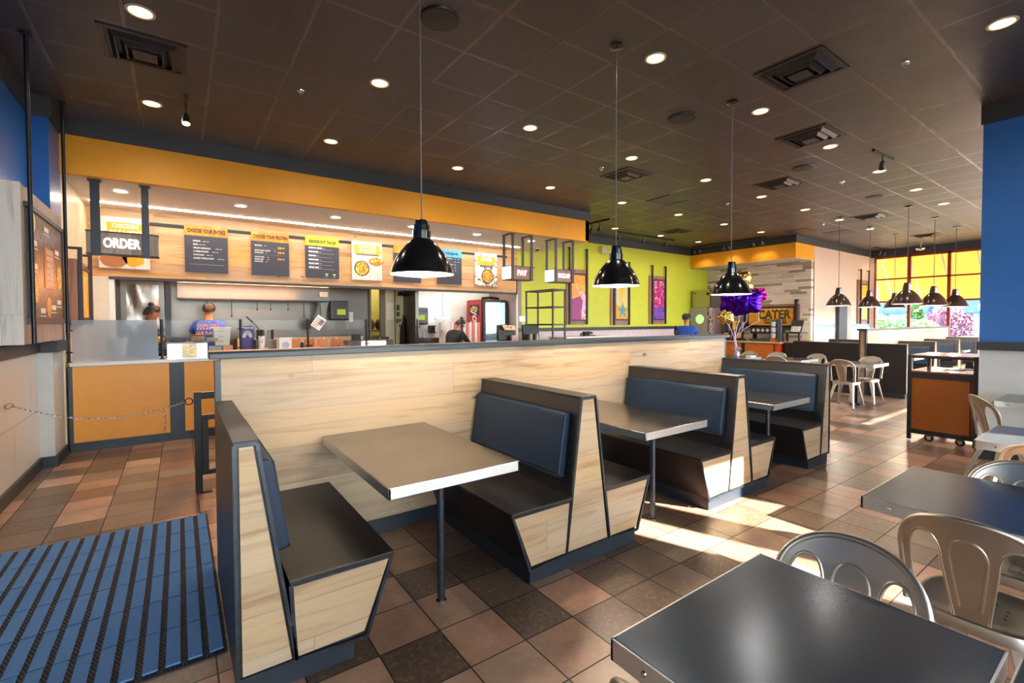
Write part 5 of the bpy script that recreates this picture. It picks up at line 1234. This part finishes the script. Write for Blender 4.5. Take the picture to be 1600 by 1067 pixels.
# ------------------------------------------------------------------ balloons
def star_balloon(t, name, c, r, mt, tilt=0.0, pts=5, thick=.34):
    """foil star: puffed, creased towards its edge"""
    b = MB(); n = pts * 8; nx = 7
    fx = Vector((.86, .51, 0)); side = Vector((-.51, .86, 0))     # faces the booth side of the room
    for sgn in (1, -1):
        rows = []
        for i in range(nx):
            q = i / (nx - 1); row = []
            for j in range(n + 1):
                a = 2 * PI * j / n; sp = .5 + .5 * math.cos(pts * a); rr = r * (.78 + .22 * sp ** .9) * q
                hgt = thick * r * math.sqrt(max(0, 1 - q ** 2.2)) * (1 - .12 * (1 - sp)) + .012 * r * math.sin(a * 23) * q
                u = rr * math.sin(a + tilt); v = rr * math.cos(a + tilt)
                row.append(Vector(c) + side * u + Vector((0, 0, v)) - fx * (hgt * sgn if q < .999 else 0))
            rows.append(row)
        b.sheet(rows)
    return b.build(name, mt, t, smooth=60)
BX = 9.62
balls = [('purple', (BX - .08, 5.07, 1.93), .32, .2, 'purple foil star balloon with a pink sheen, hanging to the stone side of the bunch'), ('purple', (BX + .32, 5.58, 1.93), .32, .9, 'purple foil star balloon partly behind the pendant shade'),
         ('gold', (BX + .62, 5.62, 2.38), .30, .5, 'gold foil balloon at the top of the bunch'), ('gold', (BX - .30, 5.40, 1.60), .17, .3, 'crumpled gold foil balloon hanging low in the bunch'), ('pinkfoil', (BX + .12, 4.93, 2.05), .17, .6, 'magenta foil balloon peeking behind the purple star')]
for n, (m_, c, r, tl, lab) in enumerate(balls):
    t = thing('foil_balloon', lab, 'balloon', (c[0], c[1], c[2] - r), 'foil balloon bunch')
    star_balloon(t, 'foil', c, r, M[m_], tl)
    MB().tube([(c[0], c[1], c[2] - r * .8), (c[0], c[1], 1.52), ((c[0] + BX) / 2, (c[1] + 5.38) / 2, 1.38), (BX - .02 + .02 * n, 5.34 + .02 * n, 1.15), (BX - .06 + .02 * n, 5.27 + .02 * n, .90)], .007, 6).build('ribbon', M['rib'], t)
t = thing('balloon_weight', 'small silver foil bag balloon weight with ribbon curls on the far table', 'balloon weight', (BX - .06, 5.29, .763))
MB().lathe([(.001, 0), (.05, 0), (.06, .05), (.045, .10), (.02, .13), (.06, .19), (.055, .20), (.001, .14)], (BX - .06, 5.29, .7645), 14).build('bag', plain('foil_lilac', '#b8bcd8', .25, .6), t)
b = MB()
for i in range(4): b.tube([(BX - .06 + .02 * math.cos(i * 1.6), 5.29 + .02 * math.sin(i * 1.6), .88), (BX - .06 + .07 * math.cos(i * 1.6), 5.29 + .07 * math.sin(i * 1.6), .96), (BX - .06 + .09 * math.cos(i * 1.6), 5.29 + .10 * math.sin(i * 1.6), .93)], .006, 6)
b.build('curl', M['rib'], t)

# ------------------------------------------------------------------ metal chairs
def make_chair(label):
    t = thing('metal_chair', label, 'chair', (0, 0, 0), 'stamped metal dining chairs')
    def back(y, z):          # leaning, gently wrapped back sheet
        s = max(0, z - .44)
        return Vector((-.165 - s * .30 + y * y * 1.5 * (1 - math.exp(-6 * s)), y, z))
    def arc(cy, cz, hw, hh, a0, a1, n, e=2.3):
        o = []
        for i in range(n + 1):
            a = a0 + (a1 - a0) * i / n; c, s = math.cos(a), math.sin(a)
            o.append((cy + hw * math.copysign(abs(c) ** (2 / e), c), cz + hh * abs(s) ** (2 / e)))
        return o
    def lerp(p, q, n): return [(p[0] + (q[0] - p[0]) * i / n, p[1] + (q[1] - p[1]) * i / n) for i in range(n)]
    hole = lerp((.162, .455), (.168, .66), 8) + arc(.120, .66, .048, .105, 0, PI, 16) + lerp((.072, .66), (.046, .455), 10)[1:] + [(.046, .455)]
    outl = lerp((.184, .455), (.197, .68), 8) + arc(0, .68, .197, .160, 0, PI / 2, 16)
    outl += lerp((0, .84), (0, .455), 10)[1:] + [(0, .455)]
    nn = len(hole); assert nn == len(outl), (nn, len(outl))
    sb = MB()
    for sg in (1, -1):
        rows = []
        for q in (0, .12, .25, .37, .5, .63, .75, .88, 1):
            rows.append([back(sg * (o[0] + (h[0] - o[0]) * q), o[1] + (h[1] - o[1]) * q) for o, h in zip(outl, hole)])
        sb.sheet(rows)
    bo = sb.build('backrest', M['chair'], t, weld=True)
    so = bo.modifiers.new('gauge', 'SOLIDIFY'); so.thickness = .006; so.offset = 0; so.use_rim = False
    r = MB()
    top = [back(*p) for p in outl[:25]]; rim = top + [back(-p[0], p[1]) for p in outl[:24][::-1]]
    r.tube(rim, .0105, 10)
    for sg in (1, -1): r.tube([back(sg * p[0], p[1]) for p in hole], .0055, 8)
    r.build('rolled_rim', M['chair'], bo)
    g = MB(); gv = lerp((.030, .50), (.050, .69), 8) + arc(0, .69, .050, .075, 0, PI, 14) + lerp((-.050, .69), (-.030, .50), 8)[1:] + [(-.030, .50)]
    for dx in (-.003, .003): g.tube([back(*p) + Vector((dx, 0, 0)) for p in gv], .0048, 8)
    g.build('pressed_groove', M['chair'], bo)
    # dished seat with a rolled edge and drain holes
    def sq(a, h, k=3.6):
        c, s = math.cos(a), math.sin(a)
        return h * math.copysign(abs(c) ** (2 / k), c), h * math.copysign(abs(s) ** (2 / k), s)
    rings = []
    for h, z in ((.02, .436), (.09, .437), (.145, .441), (.160, .449), (.172, .452), (.182, .447), (.186, .432), (.184, .405), (.178, .405), (.180, .43), (.17, .444), (.15, .438), (.02, .430)):
        rings.append([(sq(a, h)[0] * (1.02 if sq(a, h)[0] > 0 else .95), sq(a, h)[1], z) for a in [2 * PI * (j + .5) / 40 for j in range(40)]])
    s_ = MB().loft(rings, 0, True, True)
    so = s_.build('seat', M['chair'], t)
    h = MB()
    for i in range(-2, 3):
        for j in range(-2, 3):
            if abs(i) + abs(j) < 4: h.disc((i * .034, j * .034, .4385 + .0006 * (i * i + j * j) * .4), .005, n=10)
    h.build('drain_hole', M['blackp'], so, fix=False)
    for fx in (1, -1):
        for sy in (1, -1):
            rows = []
            for q, wd, dp in ((0, .072, .060), (.22, .060, .050), (.6, .038, .032), (1, .022, .020)):
                x = fx * (.150 + (.075 if fx > 0 else .115) * q); y = sy * (.148 + .055 * q); z = .425 - .412 * q
                # L shaped folded sheet section, open towards the middle
                rows.append([(x, y, z), (x - fx * wd, y + sy * .004, z), (x - fx * wd, y - sy * .004, z), (x - fx * .006, y - sy * .006, z), (x - fx * .004, y - sy * dp, z), (x + fx * .004, y - sy * dp, z)])
            lg = MB().loft(rows, 0, False, True).build('leg', M['chair'], t, .004, 2)
            MB().lathe([(.001, 0), (.013, 0), (.013, .016), (.001, .016)], (fx * (.222 if fx > 0 else .262) , sy * .200, 0), 12).build('foot', M['blackp'], lg)
    b = MB().bar((.155, .14, .395), (-.155, -.14, .395), .02, .006).bar((.155, -.14, .389), (-.155, .14, .389), .02, .006)
    b.build('cross_brace', M['chair'], t)
    return t
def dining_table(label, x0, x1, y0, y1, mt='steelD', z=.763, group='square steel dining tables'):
    t = thing('dining_table', label, 'table', ((x0 + x1) / 2, (y0 + y1) / 2, 0), group); cx, cy = (x0 + x1) / 2, (y0 + y1) / 2
    MB().box(x0 + .004, x1 - .004, y0 + .004, y1 - .004, z - .012, z).build('tabletop', M[mt], t, .002)
    MB().box(x0, x1, y0, y0 + .009, z - .055, z - .001).box(x0, x1, y1 - .009, y1, z - .055, z - .001).box(x0, x0 + .009, y0, y1, z - .055, z - .001).box(x1 - .009, x1, y0, y1, z - .055, z - .001).build('edge_band', M['steelE'], t, .0015)
    b = MB()
    for y in (y0 + .1, y1 - .1): b.lathe([(.008, -.0005), (.006, -.004), (.001, -.005)], (x0, y, z - .028), 10, axis='x')
    b.build('rivet', M['chrome'], t)
    cy -= .12 if y1 - y0 > .8 else 0
    MB().box(cx - .04, cx + .04, cy - .04, cy + .04, .03, z - .013).build('column', M['black'], t, .004)
    MB().box(cx - .05, cx + .05, cy - .08, cy + .08, .004, .03).box(cx - .2, cx + .2, cy - .03, cy + .03, .004, .03).build('foot_cross', M['black'], t, .004)
    return t
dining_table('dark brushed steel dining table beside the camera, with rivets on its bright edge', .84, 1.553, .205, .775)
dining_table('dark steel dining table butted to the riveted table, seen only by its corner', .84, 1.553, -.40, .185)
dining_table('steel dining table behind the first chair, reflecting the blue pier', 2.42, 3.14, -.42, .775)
dining_table('pale steel dining table with the tan keyhole chair, one table before the blue pier', 4.13, 4.85, -.3, .72, 'steelL')
dining_table('pale steel dining table pushed against the blue pier', 6.28, 6.98, .1, .97, 'steelL')
ch = make_chair('gunmetal chair tucked behind the dark riveted table, facing the camera side')
ch.location = (1.44, .555, 0); ch.rotation_euler = (0, 0, PI + .03)
dup(ch, (2.46, .40, 0), .02, 'warm-toned metal chair with its full keyhole back, pushed under the blue-reflecting table')
dup(ch, (3.01, .39, 0), PI - .03, 'metal chair on the pier side of the blue-reflecting table')
dup(ch, (4.12, .37, 0), 0, 'warm-toned metal chair on the camera side of the pale table')
dup(ch, (6.04, .80, 0), -.95, 'metal chair leaning sideways between the pale tables, beside the ribbed wall')
dup(ch, (4.83, .17, 0), PI, 'metal chair on the pier side of the pale table')
dup(ch, (.955, .49, 0), 0, 'metal chair on the camera side of the riveted table, only its back corner showing')
# far dining group by the booths
dining_table('steel table in the far dining area, with a free corner toward the tray station', 9.6, 10.35, 2.92, 3.66, group='far dining tables')
dining_table('steel table in the middle of the far dining row', 9.6, 10.35, 4.05, 4.79, group='far dining tables')
dining_table('far steel table carrying the balloon weight', 9.25, 10.0, 5.0, 5.74, group='far dining tables')
for (x, y, a, l) in ((9.62, 3.32, 0, 'metal chair at the free-corner far table, its back toward the booths'), (10.32, 3.25, PI, 'metal chair beyond the free-corner far table, by the dark bench panel'),
                     (9.60, 4.42, .05, 'metal chair at the middle far table, half hidden by the last booth'), (10.36, 4.2, PI - .1, 'metal chair beyond the middle far table, first of two backs over the booth'),
                     (10.30, 4.9, PI + .1, 'metal chair between the middle and balloon tables'), (10.1, 5.42, PI, 'metal chair beyond the balloon weight table'), (9.3, 5.95, -PI / 2, 'metal chair at the end of the balloon weight table')):
    dup(ch, (x, y, 0), a, l, group='metal chairs in the far dining area')
tag(MB().box(9.55, 9.75, 4.98, 5.1, .7645, .80).build('napkin_tray', M['whiteg'], bevel=.006), 'small white tray on the far table near the balloon weight', 'tray')

# ------------------------------------------------------------------ tray return station
t = thing('tray_station', 'brown laminate tray return station on casters with a black frame', 'tray station', (8.0, 1.65, 0))
MB().box(7.60, 8.42, 1.32, 1.94, .13, .845).build('cabinet', plain('rust_laminate', '#8a4a16', .3, var=.02), t)
MB().box(7.575, 7.60, 1.36, 1.915, .15, .80).build('front_panel', plain('rust_panel', '#8f4f1a', .28, var=.015, scale=2), t, .003)
f = MB()
for x in (7.58, 8.40):
    for y in (1.92, 1.31): f.box(x - .022, x + .022, y - .02, y + .02, .02, 1.09)
f.box(7.56, 8.42, 1.30, 1.94, .845, .875).box(7.56, 7.60, 1.30, 1.94, .80, .85).box(7.56, 7.60, 1.30, 1.94, .095, .15)
f.build('frame', M['blackp'], t, .002)
MB().box(7.59, 8.40, 1.33, 1.93, .875, .888).build('worktop', plain('copper_laminate', '#b4623c', .2), t)
MB().lathe([(.11, .001), (.10, .003), (.001, .002)], (7.98, 1.58, .888), 28).build('waste_hole', M['blackp'], t)
MB().lathe([(.11, .001), (.10, .003), (.001, .002)], (8.2, 1.5, .888), 28).build('waste_hole', M['blackp'], t)
MB().box(7.56, 8.42, 1.30, 1.94, 1.05, 1.078).build('shelf_rim', M['blackp'], t, .002)
MB().box(7.60, 8.40, 1.33, 1.92, 1.078, 1.088).build('tray_shelf', plain('copper_shelf', '#b86a48', .2), t)
for x in (7.65, 8.28):
    for y in (1.45, 1.74):
        w = MB().lathe([(.001, -.014), (.045, -.014), (.048, 0), (.045, .014), (.001, .014)], (x, y, .049), 20, axis='x').build('caster', M['blackp'], t)
        MB().box(x - .03, x + .03, y - .02, y - .015, .05, .13).box(x - .03, x + .03, y + .015, y + .02, .05, .13).lathe([(.001, -.016), (.022, -.016), (.022, .016), (.001, .016)], (x, y, .049), 14, axis='x').build('hub', M['cream'], w)

# ------------------------------------------------------------------ far booths round the second partition
b = MB().box(11.42, 17.4, 3.58, 3.70, 0, 1.315, 0).box(11.36, 11.42, 3.60, 3.68, 0, 1.312, 1).box(11.34, 11.42, 3.575, 3.60, 0, 1.312, 2).box(11.34, 11.42, 3.68, 3.705, 0, 1.312, 2)
wp = struct(b.build('wall_partition_east', [M['wood'], M['woodend'], M['char']]))
MB().box(11.30, 17.45, 3.55, 3.73, 1.315, 1.352).build('cap', M['slate'], wp, .004)
FG = 'booth benches along the far partition'
f0 = booth('booth_bench', 'dark-backed booth bench closing the far window booths, by the tray station', 1, .63, (11.38, 2.94, 0), FG)
f1 = booth('booth_bench', 'back-to-back bench in the far window booths, next after the dark closing panel', 2, .63, (0, 0, 0), FG)
f1.location = (13.3, 2.94, 0)
dup(f1, (15.25, 2.94, 0), 0, 'back-to-back bench in the far window booths, second after the closing panel')
dup(f1, (17.2, 2.94, 0), 0, 'back-to-back bench in the far window booths, last before the windows')
def flip(o, loc):
    o.rotation_euler = (0, 0, PI); o.location = loc
f2 = booth('booth_bench', 'wide dark-backed booth bench behind the far dining chairs, cream wall side', -1, 1.26, (0, 0, 0), FG); flip(f2, (11.38, 4.97, 0))
f3 = booth('booth_bench', 'back-to-back bench on the cream wall side of the far partition, first row', 2, 1.26, (0, 0, 0), FG); flip(f3, (13.35, 4.97, 0))
dup(f3, (15.4, 4.97, 0), PI, 'back-to-back bench on the cream wall side of the far partition, second row')
for n, x in enumerate((12.35, 14.28, 16.22)):
    booth_table(x - .33, x + .33, 2.98, 3.575, (x, 3.1), 'small steel booth table in the far window booths, %s from the closing panel' % ORD[n], 'small far booth tables')
t = thing('side_table', 'reddish-topped table near the amber windows at the far end', 'table', (18.4, 3.2, 0))
MB().box(17.9, 19.0, 2.6, 3.5, 1.02, 1.05).build('tabletop', plain('red_top', '#9a5a4a', .3), t)
MB().box(18.4, 18.5, 3.0, 3.1, 0, 1.02).build('column', M['black'], t)
t = thing('tall_cabinet', 'tall narrow dark cabinet against the cream wall under a red pendant', 'cabinet', (17.0, 6.0, 0))
MB().box(16.72, 17.34, 5.98, 6.069, 0, 1.98).build('body', M['char'], t, .004)
MB().box(17.34, 17.72, 6.02, 6.069, 0, 1.98).build('side_leaf', plain('beige_leaf', '#b5a48e', .5), t)

# ------------------------------------------------------------------ outside
struct(MB().box(-30, 19.6, -40, -2.36, -.14, -.06).box(19.76, 90, -60, 60, -.14, -.06).build('pavement', plain('pale_paving', '#716e6a', .8, var=.1, scale=1)))
struct(MB().prism([(-4, -2.36), (3.97, -2.36), (6.22, -8.6), (-4, -8.6)], 'z', 3.45, 3.6).build('sun_block_slab', M['white']))  # unseen slab added to block sun, slanted edge follows the sun direction
t = thing('awning', 'amber window awning with white struts outside the far windows', 'awning', (20.2, 2.5, 2.2))
AW = fabric_glow('amber_canvas', '#b39a62', .66)
MB().add([(19.85, y, z) for y in (-2.0, 6.1) for z in (3.85,)] + [(20.55, 6.1, 2.17), (20.55, -2.0, 2.17)], [(0, 1, 2, 3)]).add([(19.87, y, 3.85) for y in (-2.0, 6.1)] + [(20.57, 6.1, 2.17), (20.57, -2.0, 2.17)], [(0, 1, 2, 3)]).build('canvas', AW, t, fix=False)
for n, y in enumerate((5.74, 4.98, 4.18, 3.36, 2.5, 1.6)):
    MB().tube([(19.86, y + .12, 3.72), (20.48, y - .06, 2.17)], .02, 8).build('strut', M['whiteg'], t)
    MB().ball((20.5, y - .06, 2.17), .06, 10, 8).build('joint', mred, t)
MB().tube([(20.55, -2.0, 2.16), (20.55, 6.1, 2.16)], .03, 8).build('front_bar', mred, t)
t = thing('shop_building', 'pale shop building with blue awnings across the parking lot', 'building', (41, 8, 0))
MB().box(40, 46, -10, 20, 0, 6).build('walls', plain('pale_stucco', '#73777b', .8), t)
for y0, y1 in ((3.0, 7.4), (9.0, 11.6), (13, 15)):
    MB().prism([(40, 2.9), (38.9, 2.15), (38.9, 1.95), (40, 1.95)], 'y', y0, y1).build('awning', plain('awning_blue', '#2a4f9c', .7) if y0 == 3.0 else bpy.data.materials['awning_blue'], t)
    MB().box(39.9, 40.02, y0 + .3, y1 - .3, .3, 1.95).build('window', plain('shop_glass', '#6f8a94', .15) if y0 == 3.0 else bpy.data.materials['shop_glass'], t)
def bush(name, label, cat, c, r, col, n, seed, cone=False, leaf=.09):
    rnd = random.Random(seed); t = thing(name, label, cat, (c[0], c[1], 0)); b = MB()
    for i in range(n):
        if cone:
            h = rnd.random() ** .8; rr = r[0] * (1 - h) * (.55 + .45 * math.floor(h * 7 + .999 - h * 0) % 2 * .5 + .2 * rnd.random()) + .03
            a = rnd.uniform(0, 2 * PI); p = Vector((c[0] + rr * math.cos(a), c[1] + rr * math.sin(a), c[2] + h * r[2]))
        else:
            d = Vector((rnd.gauss(0, 1), rnd.gauss(0, 1), rnd.gauss(0, 1))).normalized() * (rnd.random() ** .33)
            p = Vector((c[0] + d.x * r[0], c[1] + d.y * r[1], c[2] + d.z * r[2] + r[2] * .9))
        u = Vector((rnd.gauss(0, 1), rnd.gauss(0, 1), rnd.gauss(0, 1))).normalized(); w = u.orthogonal().normalized(); s = leaf * rnd.uniform(.6, 1.4)
        b.add([p + u * s, p + w * s * .5, p - u * s, p - w * s * .5], [(0, 1, 2, 3)])
    b.build('foliage', plain(name + '_leaf_%d' % seed, col, .7, var=.35, scale=6), t, fix=False)
    MB().tube([(c[0], c[1], -.06), (c[0], c[1], c[2] + r[2])], [.07, .02], 8).build('trunk', M['brown'], t)
bush('shrub', 'round green shrub outside the far windows, beside the cream wall', 'shrub', (25, 7.35, 0), (.9, .75, .9), '#48702f', 1500, 1)
bush('shrub', 'pale yellow-green feathery shrub outside the middle window', 'shrub', (25.4, 6.0, 0), (.7, .58, .82), '#7f925a', 1500, 2)
bush('conifer', 'spiral green conifer outside the middle window', 'tree', (29.6, 7.35, 0), (.9, .9, 2.7), '#3f6a34', 1900, 3, True)
bush('flowering_tree', 'pink-purple flowering tree outside the far window beside the conifer', 'tree', (27.6, 5.75, .2), (.8, .95, 1.0), '#64364f', 1700, 4)
t = thing('street_lamp', 'white globe street lamp outside beside the blue pier edge', 'street lamp', (28.6, 4.72, 0))
MB().lathe([(.16, -.06), (.12, .5), (.06, .7), (.05, 1.75), (.09, 1.85)], (28.6, 4.72, 0), 16).build('post', M['whiteg'], t)
MB().ball((28.6, 4.72, 2.08), .22, 16, 12).build('globe', M['whiteg'], t)
t = thing('fence', 'low pale railing fence in front of the shop building', 'fence', (33, 5, 0))
b = MB().box(33, 33.05, 2, 9, .9, .96)
for i in range(46): b.box(33, 33.03, 2 + i * .155, 2.03 + i * .155, -.06, .9)
b.build('railing', M['whiteg'], t)

# ------------------------------------------------------------------ daylight and lamps
def sun():
    L = bpy.data.lights.new('sun', 'SUN'); L.energy = 28; L.angle = math.radians(.6); L.color = (1, .93, .82)
    o = bpy.data.objects.new('sun', L); COL.objects.link(o)
    d = Vector((-.36, 1, -.69)).normalized()
    o.rotation_euler = d.to_track_quat('-Z', 'Y').to_euler()
sun()
w = bpy.data.worlds.new('sky'); SC.world = w; w.use_nodes = True
nt = w.node_tree; bg = nt.nodes['Background']
sk = nt.nodes.new('ShaderNodeTexSky'); sk.sky_type = 'HOSEK_WILKIE'; sk.turbidity = 4; sk.ground_albedo = .4
sk.sun_direction = Vector((.36, -1, .69)).normalized()
mxn = nt.nodes.new('ShaderNodeMix'); mxn.data_type = 'RGBA'; mxn.inputs[0].default_value = .6
nt.links.new(sk.outputs[0], mxn.inputs[6]); mxn.inputs[7].default_value = (.78, .88, 1.0, 1)
nt.links.new(mxn.outputs[2], bg.inputs['Color']); bg.inputs['Strength'].default_value = 10.0
def portal(loc, sx, sy, rot):
    L = bpy.data.lights.new('window_portal', 'AREA'); L.shape = 'RECTANGLE'; L.size = sx; L.size_y = sy; L.cycles.is_portal = True
    o = bpy.data.objects.new('window_portal', L); COL.objects.link(o); o.location = loc; o.rotation_euler = rot
portal((4.9, -2.19, 1.86), 1.4, 3.1, (PI / 2, 0, 0))            # lights shine along -z of the lamp: into the room
portal((1.15, -2.19, 1.68), 4.5, 3.1, (PI / 2, 0, 0))
portal((14, -2.19, 1.95), 11.4, 2.3, (PI / 2, 0, 0))
portal((19.6, 2.0, 2.3), 7.9, 2.8, (PI / 2, 0, PI / 2))
def area(name, loc, sx, sy, e, col, rot=(0, 0, 0)):
    L = bpy.data.lights.new(name, 'AREA'); L.shape = 'RECTANGLE'; L.size = sx; L.size_y = sy; L.energy = e; L.color = col
    o = bpy.data.objects.new(name, L); COL.objects.link(o); o.location = loc; o.rotation_euler = rot
area('kitchen_fill_light', (1.2, 9.95, 2.77), 3.5, .3, 17, (1, .96, .88))  # added area lights over the kitchen, no fitting seen
area('kitchen_fill_light', (5.6, 9.95, 2.77), 1.8, .3, 11, (1, .96, .88))
area('back_room_fill_light', (4.0, 11.3, 2.78),   .8, .4, 6, (1, .9, .6))  # added light for the room behind, no fitting seen
area('pass_heat_lamp', (1.2, 9.62, 2.14), 2.4, .08, 16, (1, .36, .14), (math.radians(60), 0, PI))
area('counter_heat_lamp', (1.0, 9.3, 2.10), 2.0, .06, 9, (1, .42, .18), (math.radians(35), 0, 0))
area('soffit_led_light', (2.8, 8.917, 3.25), 7.4, .03, 14, (1, .93, .82))

SC.view_settings.view_transform = 'Standard'; SC.view_settings.look = 'None'
SC.view_settings.gamma = 1; SC.view_settings.use_curve_mapping = False
SC.view_settings.exposure = 1.4
SC.cycles.use_denoising = True
SC.cycles.max_bounces = 8; SC.cycles.diffuse_bounces = 4; SC.cycles.glossy_bounces = 4; SC.cycles.transparent_max_bounces = 16
SC.cycles.sample_clamp_indirect = 8; SC.cycles.caustics_reflective = False; SC.cycles.caustics_refractive = False
